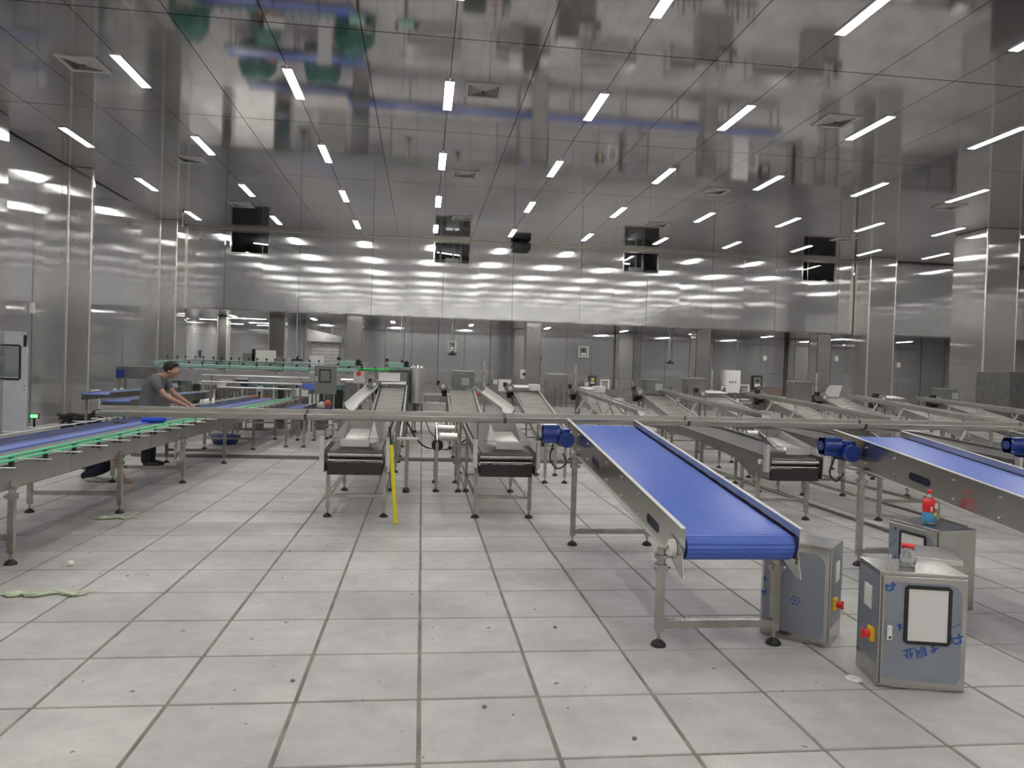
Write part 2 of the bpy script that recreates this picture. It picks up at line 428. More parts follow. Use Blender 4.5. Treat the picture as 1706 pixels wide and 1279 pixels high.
# ceiling lights
def lamp_set(sy, sx=.15):
    a = MB().prism([(-sx/2-.012, -sy/2-.012), (sx/2+.012, -sy/2-.012), (sx/2+.012, sy/2+.012), (-sx/2-.012, sy/2+.012)], 'z', -.022, 0,
                   [[(-sx/2, -sy/2), (-sx/2, sy/2), (sx/2, sy/2), (sx/2, -sy/2)]]).mesh('lamp_frame', 'lamp_frame')
    return a
LM = (lamp_set(1.38), MB().box(-.075, .075, -.69, .69, -.018, -.002))
LD = LM[1].mesh('diffuser', 'lamp')
for j in range(-8, 4):
    vis = [k for k in range(-3, 9)]
    for k in vis:
        X, Y = .33+2.713*k, 13.42+4.2*j
        if abs(X-17.85) < .6 and any(a-.8 < Y < b+.8 for a, b in ((8.6, 10.05), (14.9, 16.35), (20.95, 22.4), (26.95, 28.5))): continue
        v = Vector((X, Y, H-CAMH)); z = v.dot(fw); inv = z > .5 and abs(v.dot(r2)/z) < .71 and v.dot(u2)/z < .53
        if inv:
            lab = 'strip light in the %s ceiling row, %s' % (['topmost', 'second', 'third', 'fourth', 'farthest'][j+1],
                  ('directly ahead' if k == 0 else '%s to the %s of the one ahead' % (['first', 'second', 'third', 'fourth', 'fifth', 'sixth', 'seventh', 'eighth'][abs(k)-1], 'left' if k < 0 else 'right')))
            t = thing('ceiling_light', lab, 'ceiling light', (X, Y, H), 0, 'ceiling strip lights')
        else:
            t = thing('ceiling_light', 'strip light outside the picture, ceiling row %s, column %s' % (ORD[j+8], (['first']+ORD[1:])[k+3]), 'ceiling light', (X, Y, H), 0, 'ceiling strip lights outside the picture')
        link('lamp_frame', LM[0], t); link('diffuser', LD, t)
LF2 = lamp_set(1.0, .14); LD2 = MB().box(-.07, .07, -.5, .5, -.016, -.002).mesh('diffuser', 'lamp_low')
for n, X in enumerate((-7.9, -4.6, -1.3, 2.05, 5.4, 8.85, 12.1, 15.55, 18.95, 22.3)):
    t = thing('ceiling_light', 'small white lamp under the low rear ceiling, %s from the left' % (['first']+ORD[1:])[n], 'ceiling light', (X, 31.9, HL-.004), 0, 'lamps under the low rear ceiling')
    link('lamp_frame', LF2, t); link('diffuser', LD2, t)
for n, (X, Y, L_, s) in enumerate(((-7.6, 33.3, 1.5, 'long nearest'), (-7.75, 36.4, 1.0, 'middle'), (-7.9, 38.6, .9, 'farthest'), (-9.5, 35.0, 1.2, 'added left hand near'), (-9.4, 38.0, 1.0, 'added left hand far'))):  # the two left hand tubes are added to brighten the passage end
    t = thing('tube_light', '%s white tube light on the passage ceiling at the far left' % s, 'ceiling light', (X, Y, HL-.004), PI/2, 'tube lights of the passage')
    link('lamp_frame', lamp_set(L_, .12), t); link('diffuser', MB().box(-.06, .06, -L_/2, L_/2, -.016, -.002).mesh('diffuser', 'lamp_low'), t)

# ceiling air vents
vf = MB().prism([(-.33, -.33), (.33, -.33), (.33, .33), (-.33, .33)], 'z', -.02, 0, [[(-.26, -.26), (-.26, .26), (.26, .26), (.26, -.26)]]).mesh('vent_frame', 'vent')
vb = MB().box(-.27, .27, -.27, .27, -.004, 0).mesh('vent_throat', 'vent_dark')
vl = MB()
for q in range(1, 7):
    s = .26-.036*q; z0, z1 = -.004-.002*q, -.02
    for a in range(4):
        ca, sa = math.cos(a*PI/2), math.sin(a*PI/2)
        P = [(-s-.018, -s-.018, z0), (s+.018, -s-.018, z0), (s, -s, z1-.006), (-s, -s, z1-.006)]
        P += [(x_, y_+.006, z_) for x_, y_, z_ in P]
        vl.add([(x_*ca-y_*sa, x_*sa+y_*ca, z_) for x_, y_, z_ in P], [(0, 1, 2, 3), (7, 6, 5, 4), (0, 4, 5, 1), (3, 2, 6, 7), (0, 3, 7, 4), (1, 5, 6, 2)])
vl = vl.mesh('louvres', 'vent')
VN = [(-5.8, 13.25, 'nearest on the left'), (.93, 13.05, 'nearest straight ahead'), (7.65, 13.2, 'nearest on the right'), (14.4, 13.2, 'near the right edge'),
      (-5.75, 18.9, 'second on the left'), (.93, 18.65, 'second straight ahead'), (7.55, 18.75, 'second on the right'), (14.3, 18.8, 'second near the right edge'),
      (-5.75, 23.9, 'third on the left'), (1.15, 24.0, 'third straight ahead'), (7.5, 23.3, 'third on the right'), (14.3, 23.9, 'third near the right edge'), (9.6, 8.0, 'top right corner one')]
for X, Y, s in VN:
    t = thing('ceiling_vent', 'square grey louvred air vent in the ceiling, '+s, 'air vent', (X, Y, H), 0, 'ceiling air vents')
    link('vent_frame', vf, t); link('vent_throat', vb, t); o = link('louvres', vl, t); o['kind'] = 'stuff'
t = thing('speaker_box', 'small black box hanging where ceiling meets the far panel wall', 'speaker', (3.6, 27.75, H-.32), 0)
MB().box(-.33, .33, -.2, .2, 0, .26).build('housing', 'black', t, .02); MB().box(-.29, .29, -.215, -.2, .03, .23).build('grille', 'vent_dark', t)
MB().cyl((0, 0, .26), (0, 0, .33), .03).build('bracket', 'steel_dull', t)
t = thing('security_camera', 'small white security camera high on the far left column', 'camera', (-8.45, 27.0, 6.3), 0)
MB().cyl((0, 0, .3), (0, 0, .12), .02, 8).build('bracket', 'white', t); MB().cyl((-.02, .06, .08), (.05, -.12, .02), .05, 12).build('housing', 'white', t)
MB().cyl((.05, -.12, .02), (.06, -.14, .013), .04, 12).build('lens', 'black', t)

# ------------------------------------------------------------------ shared conveyor bits
footm = MB().lathe([(.0, 0), (.046, 0), (.048, .008), (.038, .024), (.018, .038), (.012, .042), (.0, .042)], n=16).mesh('leveling_foot', 'black')
stemm = MB().cyl((0, 0, .038), (0, 0, .10), .011, 8).mesh('threaded_stem', 'steel_leg')
clampm = MB().box(-.034, .034, -.034, .034, -.04, 0).box(-.034, .034, -.034, .034, .04, .06).cyl((-.05, -.02, -.02), (.05, -.02, -.02), .009, 8).cyl((-.05, -.02, .05), (.05, -.02, .05), .009, 8).cyl((0, 0, -.04), (0, 0, .10), .027, 10).mesh('clamp', 'steel_leg')
def leg(parent, x, y, top, w=.045, clamp=False):
    t2 = top-.1 if clamp else top
    o = MB().box(-w/2, w/2, -w/2, w/2, .09, t2).build('leg', 'steel_leg', parent, loc=(x, y, 0))
    link('leveling_foot', footm, o); link('threaded_stem', stemm, o)
    if clamp: link('clamp', clampm, o, (0, 0, t2+.0))
    return o
def hbar(parent, p, q, w=.04, m='steel_leg', name='cross_bar'):
    return MB().bar(p, q, w, w).build(name, m, parent)
def stadium(y0, z0, y1, z1, r, n=6):
    a = math.atan2(z1-z0, y1-y0); out = []
    for (cy, cz, st) in ((y1, z1, a-PI/2), (y0, z0, a+PI/2)):
        for i in range(n+1):
            t = st+PI*i/n; out.append((cy+r*math.cos(t), cz+r*math.sin(t)))
    return out

# ------------------------------------------------------------------ blue belt incline conveyors
def blue_motor(parent, loc):
    g = MB().box(-.29, -.13, -.03, .085, -.06, .10)
    g.cyl((-.29, .03, .02), (-.13, .03, .02), .078, 18).cyl((-.21, -.035, .02), (-.21, .10, .02), .072, 18)
    for dz in (-.05, .09): g.cyl((-.29, -.02, dz), (-.13, -.02, dz), .018, 8)
    gb = g.build('gearbox', 'motor_blue', parent, .006, loc=loc)
    MB().cyl((-.292, .03, .02), (-.298, .03, .02), .045, 16).build('bore_cover', 'belt_dark', gb); MB().cyl((-.298, .03, .02), (-.302, .03, .02), .016, 12).build('shaft_end', 'steel_leg', gb)
    MB().cyl((-.21, -.045, .02), (-.21, -.034, .02), .030, 14).build('shaft_cap', 'black', gb)
    b = MB().cyl((-.075, .10, -.03), (-.075, -.09, -.03), .068, 8, smooth=False).cyl((-.075, -.09, -.03), (-.075, -.13, -.03), .074, 16).cyl((-.075, .10, -.03), (-.075, .12, -.03), .082, 18)
    for i in range(12):
        a = 2*PI*i/12; b.bar((-.075+math.cos(a)*.07, .09, -.03+math.sin(a)*.07), (-.075+math.cos(a)*.07, -.08, -.03+math.sin(a)*.07), .004, .018, (math.cos(a), 0, math.sin(a)))
    b.box(-.14, -.07, .0, .1, -.03, .03)
    mo = b.build('motor', 'motor_blue', parent, loc=loc)
    MB().box(-.12, -.03, -.05, .05, .035, .075).build('terminal_box', 'motor_blue', mo, .006)
    MB().cyl((-.075, -.131, -.03), (-.075, -.134, -.03), .055, 16).build('fan_grille', 'motor_blue', mo)
    MB().cyl((-.13, .03, .02), (.03, .03, .02), .03, 12).box(-.01, .03, -.06, .09, -.06, .08).build('mounting_flange', 'steel_leg', parent, loc=loc)
def blue_conveyor(name, label, x, y):
    """local: x=0 centre, y=0 at front roller, rises towards +y"""
    t = thing(name, label, 'conveyor', (x, y, 0), 0, 'blue belt incline conveyors')
    yb, zf, zb = 3.42, .785, 1.185
    sl = (zb-zf)/yb
    top = lambda yy: zf+sl*yy
    for sx, nm in ((-1, 'left'), (1, 'right')):
        outer = [(0, top(0)), (0, top(0)-.10), (.04, top(0)-.215), (.32, .595), (3.05, top(3.05)-.27), (yb, top(yb)-.22), (yb, top(yb))]
        holes = []
        for yc in (.58, 2.18): holes.append(stadium(yc-.10, top(yc-.10)-.155, yc+.10, top(yc+.10)-.155, .032)[::-1])
        xa = sx*.343
        pl = MB().prism(outer, 'x', xa-.0025, xa+.0025, holes)
        o = pl.build('side_plate', 'steel', t)
        MB().bar((xa+sx*.010, -.0, top(0)), (xa+sx*.010, yb, top(yb)), .026, .005).bar((xa+sx*.010, .32, .595), (xa+sx*.010, 3.05, top(3.05)-.27), .022, .004).build('plate_flange', 'rail_light', o)
        for yc in (.58, 2.18): MB().prism([(yc-.16, top(yc-.16)-.10), (yc+.16, top(yc+.16)-.10), (yc+.16, top(yc+.16)-.21), (yc-.16, top(yc-.16)-.21)], 'x', xa-sx*.006, xa-sx*.010).build('slot_shade_sheet', 'slot_shade', o)  # added dark sheet stands for the shaded inside seen through each slot
        bo = MB()
        for yc in (.9, 1.35, 1.8, 2.5, 2.9):
            for dz in (.06, .2): bo.cyl((xa, yc, top(yc)-dz), (xa+sx*.012, yc, top(yc)-dz), .009, 8)
        bo.build('bolts', 'steel_bright', o, kind='stuff')
        # tensioner plate and white bearing
        MB().prism([(.02, top(0)-.12), (.02, top(0)-.155), (-.02, .50), (.04, .50), (.28, .60), (.22, top(.2)-.10)], 'x', xa+sx*.005, xa+sx*.009).build('tensioner_plate', 'steel', t)
        br = MB().cyl((xa+sx*.012, .14, .645), (xa+sx*.04, .14, .645), .05, 20).cyl((xa+sx*.04, .14, .645), (xa+sx*.05, .14, .645), .028, 16).build('bearing', 'white', t)
        MB().cyl((xa+sx*.05, .14, .645), (xa+sx*.054, .14, .645), .014, 12).build('shaft_end', 'steel_leg', br)
    # belt loop with ribs
    path = []
    zc = top(.09)-.13; R = .075
    L_ = 3.30
    ca, sa = 1/math.hypot(1, sl), sl/math.hypot(1, sl)
    n_ = int(L_/.0125)
    for i in range(n_): 
        d = L_*(1-i/n_); path.append((.09+d*ca-R*sa, zc+d*sa+R*ca, -sa, ca))
    for i in range(19):
        a = math.atan2(ca, -sa)+PI*i/18; path.append((.09+R*math.cos(a), zc+R*math.sin(a), math.cos(a), math.sin(a)))
    for i in range(1, n_//2):
        d = L_*i/(n_//2); path.append((.09+d*ca+R*sa, zc+d*sa-R*ca, sa, -ca))
    for i in range(13):
        a = math.atan2(-ca, sa)+PI*i/12; path.append((.09+L_*ca+R*math.cos(a), zc+L_*sa+R*math.sin(a), math.cos(a), math.sin(a)))
    vsx = []; fsx = []; m = len(path)
    for i, (py_, pz_, ny, nz) in enumerate(path):
        o = .002 if i % 2 else -.0015
        for xx in (-.322, .322): vsx.append((xx, py_+ny*o, pz_+nz*o))
    for i in range(m): fsx.append((2*i, 2*i+1, 2*((i+1) % m)+1, 2*((i+1) % m)))
    MB().add(vsx, fsx).build('belt', 'belt', t)
    bb = MB()
    for k in range(1, 12):
        d = .2+k*.26; bb.box(-.33, .33, .09+d*ca-.01, .09+d*ca+.01, zc+d*sa-.03, zc+d*sa+.02)
    bb.build('belt_supports', 'steel_dull', t, kind='stuff')
    MB().cyl((-.34, .09, zc), (.34, .09, zc), .06, 16).build('front_roller', 'belt_dark', t)
    MB().cyl((-.4, yb-.16, top(yb)-.13), (.36, yb-.16, top(yb)-.13), .02, 10).build('drive_shaft', 'steel_leg', t)
    for sx in (-1, 1):
        leg(t, sx*.37, .32, .60, clamp=True); leg(t, sx*.37, 2.92, .88, clamp=True)
    hbar(t, (-.35, .32, .135), (.35, .32, .135), .045); hbar(t, (-.35, 2.92, .135), (.35, 2.92, .135), .045)
    blue_motor(t, (-.375, yb-.36, top(yb)-.15))
    return t
BA = blue_conveyor('belt_conveyor', 'blue belt incline conveyor in full view, its low end towards the camera', 1.85, 4.0)
BB = copy_tree(BA); BB.location = (4.32, 3.25, 0); BB['label'] = 'blue belt conveyor cut by the right edge, big steel side plate towards the camera'
BC = copy_tree(BA); BC.location = (6.62, 3.75, 0); BC['label'] = 'farthest right blue belt conveyor, only its blue motor and rail showing at the right edge'

# ------------------------------------------------------------------ long cross trough
t = thing('cross_trough', 'long steel trough running across the hall above the feed conveyors', 'trough', (-3.25, 7.9, 0), 0)
XA, XB_ = 0, 13.2
xs = [0, 2.06, 4.15, 6.2, 8.3, 10.35, 13.2]
tz = lambda x_: 1.128+.0062*x_
for i in range(len(xs)-1):
    a, b = xs[i]+.004, xs[i+1]-.004
    def chan(x0, x1, g=0.):
        mb = MB(); z = .5*(tz(a)+tz(b)) if g == 0 else tz(x0)
        pr = [(-.078, -.004), (-.062, .0), (-.060, -.030), (-.047, -.050), (-.025, -.060), (.025, -.060), (.047, -.050), (.060, -.030), (.064, .040), (.085, .042)]
        n_ = len(pr); dn = [(y_, z_) for y_, z_ in pr]
        off = .003+g
        for (p0, p1) in zip(pr[:-1], pr[1:]):
            d = Vector((p1[0]-p0[0], p1[1]-p0[1])); nn = Vector((d.y, -d.x)).normalized()*off
            q = [(p0[0], p0[1]), (p1[0], p1[1]), (p1[0]+nn.x, p1[1]+nn.y), (p0[0]+nn.x, p0[1]+nn.y)]
            mb.add([(x0, y_, z_+tz(x0)) for y_, z_ in q]+[(x1, y_, z_+tz(x1)) for y_, z_ in q], [(0, 1, 2, 3), (7, 6, 5, 4), (0, 4, 5, 1), (1, 5, 6, 2), (2, 6, 7, 3), (3, 7, 4, 0)])
        return mb
    chan(a, b).build('trough_section', 'steel_trough', t)
    if i: chan(xs[i]-.015, xs[i]+.015, .005).build('joint_collar', 'slat', t)
for k, X in enumerate((-1.0, .62, 2.24, 3.93, 5.5, 7.1, 8.7)):
    MB().cyl((X+3.25, .1, .86), (X+3.25, .06, tz(X+3.25)-.03), .006, 8).build('hanger_rod', 'steel_dull', t)
    MB().box(X+3.23, X+3.27, .04, .12, tz(X+3.25)-.04, tz(X+3.25)-.034).build('rod_clip', 'steel_dull', t)

# ------------------------------------------------------------------ front feed conveyors (dark slat belts)
slm = MB().box(-.27, .27, -.016, .016, -.005, .005).cyl((-.285, 0, 0), (.285, 0, 0), .006, 6).mesh('slat', 'slat')
chm = None
def feed_conveyor(x, label):
    t = thing('feed_conveyor', label, 'conveyor', (x, 7.9, 0), 0, 'slat belt feed conveyors under the trough')
    L_ = 5.2; z0, z1 = .775, .90
    zt = lambda y_: z0+(z1-z0)*min(1, y_/2.7)
    for s in (-1, 1):
        r = MB().prism([(0, .53), (0, z0-.015), (.05, z0), (2.7, z1), (L_, z1), (L_, z1-.12), (2.7, z1-.12), (1.0, .66), (.45, .50)], 'x', s*.315-.002, s*.315+.002)
        r.bar((s*.327, .02, z0+.0), (s*.327, 2.7, z1), .026, .004); r.bar((s*.327, 2.7, z1), (s*.327, L_, z1), .026, .004)
        r.build('side_rail', 'steel_dull', t)
        MB().box(s*.345-.022, s*.345+.022, .0, .012, .60, .905).box(s*.345-.022*1.0, s*.345-.018, .0, .07, .60, .905).build('end_bracket', 'steel_bright', t)
        sp = MB().cyl((s*.288, .075, z0-.075), (s*.300, .075, z0-.075), .045, 14)
        for q in range(9): sp.box(s*.288, s*.300, .075+.05*math.cos(q*.7)-.008, .075+.05*math.cos(q*.7)+.008, z0-.075+.05*math.sin(q*.7)-.008, z0-.075+.05*math.sin(q*.7)+.008)
        sp.build('sprocket', 'slat', t)
        MB().cyl((s*.345, .16, .70), (s*.375, .16, .70), .03, 14).build('bearing', 'white', t)
    # slats on loop
    pts = []
    d = .0375
    y_ = 2.95
    while y_ > .09: pts.append((y_, zt(y_)-.03, .045)); y_ -= d
    for i in range(1, 2): a = PI/2+PI*i/7; pts.append((.075+.062*math.cos(a), z0-.09+.062*math.sin(a), a-PI/2))
    for (yy, zz, aa) in pts:
        o = link('slat', slm, t, (0, yy, zz)); o.rotation_euler = (aa, 0, 0)
    far = MB(); y_ = 2.99
    while y_ < L_-.05: far.box(-.27, .27, y_-.016, y_+.016, z1-.035, z1-.025); y_ += d
    far.box(-.27, .27, 1.2, L_-.1, .775, .78)
    far.build('slat_run', 'slat', t, kind='stuff')
    MB().cyl((-.285, .045, .712), (.285, .045, .712), .022, 14).build('end_roller', 'steel', t); MB().cyl((-.285, .05, .652), (.285, .05, .652), .014, 12).build('return_roller', 'steel', t)
    MB().box(-.28, .28, .11, .115, .64, .75).build('inner_plate', 'tray_dark', t)
    dp = MB().box(-.285, .285, .03, .034, .505, .635).box(-.285, .285, .03, .62, .50, .505).box(-.285, -.281, .03, .62, .505, .6).box(.281, .285, .03, .62, .505, .6)
    dp.build('drip_tray', 'tray_dark', t)
    for s in (-1, 1):
        for yy, tp in ((.31, .56), (2.08, .76), (3.85, .79), (5.1, .79)): leg(t, s*.305, yy, tp, .04)
        hbar(t, (s*.305, .31, .22), (s*.305, 3.85, .22), .03, name='long_bar')
    for yy in (.31, 2.08, 3.85): hbar(t, (-.29, yy, .235), (.29, yy, .235), .035)
    return t
def hopper(x, label, yaw=0.):
    h = thing('feed_hopper', label, 'hopper', (x, 8.1, .82), yaw, 'sheet metal feed trays')
    # sloped tray: back box wall, floor tongue, flared sides
    fl_ = MB().add([(-.14, .0, .0), (.14, .0, .0), (.11, .75, .10), (-.11, .75, .10), (-.14, 0, -.004), (.14, 0, -.004), (.11, .75, .096), (-.11, .75, .096)],
                   [(0, 1, 2, 3), (7, 6, 5, 4), (0, 4, 5, 1), (1, 5, 6, 2), (2, 6, 7, 3), (3, 7, 4, 0)])
    fl_.build('tray_floor', 'steel_bright', h)
    MB().box(-.15, .15, -.012, -.008, -.035, .045).build('front_lip', 'steel_bright', h)
    for s in (-1, 1):
        w_ = MB().add([(s*.14, 0, 0), (s*.11, .75, .10), (s*.15, .75, .20), (s*.26, .0, .02), (s*.143, 0, -.003), (s*.113, .75, .097), (s*.153, .75, .197), (s*.263, .0, .017)],
                      [(0, 1, 2, 3), (7, 6, 5, 4), (0, 4, 5, 1), (1, 5, 6, 2), (2, 6, 7, 3), (3, 7, 4, 0)])
        w_.build('side_flare', 'steel_dull', h)
    MB().add([(-.11, .75, .10), (.11, .75, .10), (.15, .76, .20), (-.15, .76, .20), (-.11, .754, .10), (.11, .754, .10), (.15, .764, .20), (-.15, .764, .20)],
             [(0, 1, 2, 3), (7, 6, 5, 4), (0, 4, 5, 1), (1, 5, 6, 2), (2, 6, 7, 3), (3, 7, 4, 0)]).build('back_wall', 'steel', h)
    MB().cyl((-.3, .08, .045), (.3, .08, .045), .004, 6).build('support_rod', 'steel', h)
    return h
FX = [-.68+1.62*k for k in range(10)]
FX[3] = 4.26
names = ['leftmost', 'second from the left', 'third from the left', 'fourth', 'fifth from the left', 'sixth from the left', 'seventh from the left', 'eighth from the left', 'ninth from the left', 'tenth from the left']
f0 = feed_conveyor(FX[0], 'leftmost slat belt feed conveyor, its dark end facing the camera beside the yellow pipe')
LBF = [None, 'second feed conveyor from the left, dark slat end left of the blue motor', None,
       'feed conveyor right of the fully seen blue belt, its dark end facing the camera', 'feed conveyor behind the blue motor of the right hand blue conveyor',
       'feed conveyor farthest to the right, under the right end of the trough']
for k in (1, 3, 4, 5):
    c = copy_tree(f0); c.location.x = FX[k]; c['label'] = LBF[k]
hopper(FX[0]-.02, 'bent steel feed tray on the leftmost feed conveyor')
hopper(FX[1]+.05, 'bent steel feed tray on the second feed conveyor from the left')
hopper(FX[3]+.12, 'bent steel feed tray on the feed conveyor right of the blue belt')
hopper(FX[4]+.12, 'bent steel feed tray on the feed conveyor behind the right hand blue motor')

for n, (X, Y) in enumerate(((.38, 10.3), (2.02, 11.2), (5.1, 10.6))):
    t = thing('side_drive_unit', 'small roller drive on legs beside a feed conveyor, %s' % ['left of the second one', 'below the blue motor', 'right of the fourth one'][n], 'drive unit', (X, Y, 0), 0, 'side drive units')
    MB().cyl((-.12, -.3, .74), (.12, -.3, .74), .055, 16).build('roller', 'steel_bright', t); MB().cyl((-.13, .15, .82), (.1, .15, .82), .045, 16).build('roller', 'steel_bright', t)
    MB().cyl((-.14, -.1, .60), (-.14, .1, .60), .08, 16).build('motor', 'black', t)
    for a in (-.15, .15): MB().bar((a, -.38, .66), (a, .5, .84), .012, .07).build('side_rail', 'steel', t)
    for a in (-.15, .15):
        for b_ in (-.35, .45): leg(t, a, b_, .66 if b_ < 0 else .80, .04)
t = thing('side_shelf', 'small steel shelf bracket on posts right of the leftmost feed conveyor', 'shelf', (-.17, 9.95, 0), 0)
MB().box(-.14, .14, -.12, .12, .70, .72).build('shelf_plate', 'steel_bright', t)
for b_ in (-.08, .1): leg(t, 0.0, b_, .70, .045)
# ------------------------------------------------------------------ elevators
flm = MB().box(-.27, .27, -.004, .004, 0, .020).mesh('flight', 'rail_light')
slm2 = MB().box(-.27, .27, -.05, .05, -.004, .002).mesh('slat', 'rail_sheet')
def elevator(x, label):
    t = thing('slat_elevator', label, 'conveyor', (x, 13.6, 0), 0, 'inclined slat elevators')
    L_ = 4.6; za, zb = .42, 1.24
    zt = lambda y_: za+(zb-za)*y_/L_
    for s in (-1, 1):
        r = MB().prism([(0, za-.17), (0, za), (L_, zb), (L_+.12, zb-.02), (L_+.12, zb-.17), (L_, zb-.19)], 'x', s*.31-.002, s*.31+.002)
        r.bar((s*.322, 0, za), (s*.322, L_, zb), .03, .005); r.bar((s*.318, 0, za-.14), (s*.318, L_, zb-.16), .02, .004)
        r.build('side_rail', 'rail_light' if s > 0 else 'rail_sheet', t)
    a = math.atan2(zb-za, L_)
    k = 0; y_ = .1
    while y_ < L_:
        o = link('slat', slm2, t, (0, y_, zt(y_)-.03)); o.rotation_euler = (a, 0, 0)
        if k % 2 == 0:
            o = link('flight', flm, t, (0, y_, zt(y_)-.03)); o.rotation_euler = (a, 0, 0)
        y_ += .115; k += 1
    MB().cyl((-.3, L_+.02, zb-.08), (.3, L_+.02, zb-.08), .055, 14).build('head_roller', 'steel_dull', t)
    for s in (-1, 1):
        for yy in (.25, 2.0, 4.2): leg(t, s*.31, yy, zt(yy)-.12, .04)
        MB().bar((s*.31, 2.0, .3), (s*.31, 4.2, .3), .03).build('long_bar', 'steel_leg', t)
    for yy in (.25, 2.0, 4.2): hbar(t, (-.3, yy, .26), (.3, yy, .26), .03)
    m = MB().box(-.46, -.31, L_-.20, L_+.06, zb-.16, zb+.06).box(-.44, -.33, L_-.05, L_+.12, zb-.24, zb-.1).build('gearbox', 'black', t, .01)
    m = MB().cyl((-.43, L_-.46, zb+.02), (-.43, L_-.20, zb+.02), .105, 20).cyl((-.43, L_-.52, zb+.02), (-.43, L_-.46, zb+.02), .085, 20)
    for q in range(14):
        a_ = q*2*PI/14; m.bar((-.43+.108*math.cos(a_), L_-.44, zb+.02+.108*math.sin(a_)), (-.43+.108*math.cos(a_), L_-.22, zb+.02+.108*math.sin(a_)), .006, .014, (math.cos(a_), 0, math.sin(a_)))
    m = m.build('motor', 'motor_grey', t)
    MB().cyl((-.43, L_-.525, zb+.02), (-.43, L_-.52, zb+.02), .045, 14).build('fan_cap', 'chute', m)
    MB().box(-.58, -.50, L_-.42, L_-.26, zb+.04, zb+.15).build('terminal_box', 'black', m)
    for s in (-1, 1): MB().box(s*.31-.025, s*.31+.025, L_-.05, L_, 0, zb-.2).build('head_post', 'motor_grey', t)
    return t
EN = ['leftmost, between the white chute and the tank', 'second from the left, with a boxy hood on top', 'third from the left, with a bent white sheet on top',
      'fourth from the left, under the first long gutter', 'fifth from the left', 'sixth from the left, with a flat bright plate on top', 'seventh from the left', 'eighth from the left, beside the white wedge',
      'ninth from the left', 'rightmost, beneath the grey louvred box']
e0 = elevator(FX[0], 'inclined slat elevator, '+EN[0])
for k in range(1, 10):
    c = copy_tree(e0); c.location.x = -.68+1.62*k; c['label'] = 'inclined slat elevator, '+EN[k]
EX = [-.68+1.62*k for k in range(10)]

# gutters above and beside the elevators
def long_gutter(x0, y0, z0, x1, y1, z1, label):
    t = thing('gutter_chute', label, 'chute', (x1, y1, 0), 0, 'long gutters over the elevators')
    p, q = Vector((x0-x1, y0-y1, z0)), Vector((0, 0, z1))
    MB().gutter(p, q, .085, .004, .028, 10, 1.25).build('channel', 'rail_sheet', t)
    for k in range(1, 5):
        m = p.lerp(q, k/5+.02)
        MB().bar((m.x+.06, m.y-.09, m.z-.02), (m.x+.06-.30, m.y-.12, m.z-.50), .045, .012, (0, 1, 0)).build('strut', 'rail_light', t)
        MB().bar((m.x-.02, m.y+.05, m.z-.08), (m.x+.14, m.y+.1, m.z-.42), .030, .010, (0, 1, 0)).build('brace', 'steel', t)
    for f_ in (.05, .93):
        m = p.lerp(q, f_); MB().box(m.x-.02, m.x+.02, m.y-.02, m.y+.02, .0, m.z-.09).build('post', 'steel_leg', t)
    return t
long_gutter(3.83, 18.2, 1.33, 3.78, 12.3, 1.07, 'long steel gutter starting beside the fourth elevator motor, shortest of the long ones')
long_gutter(6.05, 18.2, 1.33, 5.98, 12.2, 1.06, 'long steel gutter sloping over the fifth and sixth elevators')
long_gutter(8.45, 18.3, 1.33, 8.2, 11.9, 1.06, 'long steel gutter starting beside the seventh elevator motor')
long_gutter(11.35, 18.3, 1.33, 9.6, 11.0, 1.08, 'long steel gutter starting beside the ninth elevator motor')
long_gutter(13.3, 18.3, 1.33, 12.3, 12.0, 1.12, 'long steel gutter farthest right, starting beside the tenth elevator motor')
def short_chute(x0, x1, label):
    t = thing('half_round_chute', label, 'chute', (x1, 15.2, 0), 0, 'short half round chutes')
    MB().gutter((x0-x1, 2.8, 1.27), (0, 0, .91), .14, .004, .012, 14, 1.).build('channel', 'chute', t)
    MB().box(-.015, .015, .1, .13, 0, .78).build('post', 'steel_leg', t)
    MB().box((x0-x1)*.8-.015, (x0-x1)*.8+.015, 2.3, 2.33, 0, 1.06).build('post', 'steel_leg', t)
short_chute(-1.14, -1.40, 'bright half round chute descending to the left of the first elevator')
short_chute(1.42, 1.80, 'bright half round chute descending to the right of the second elevator')

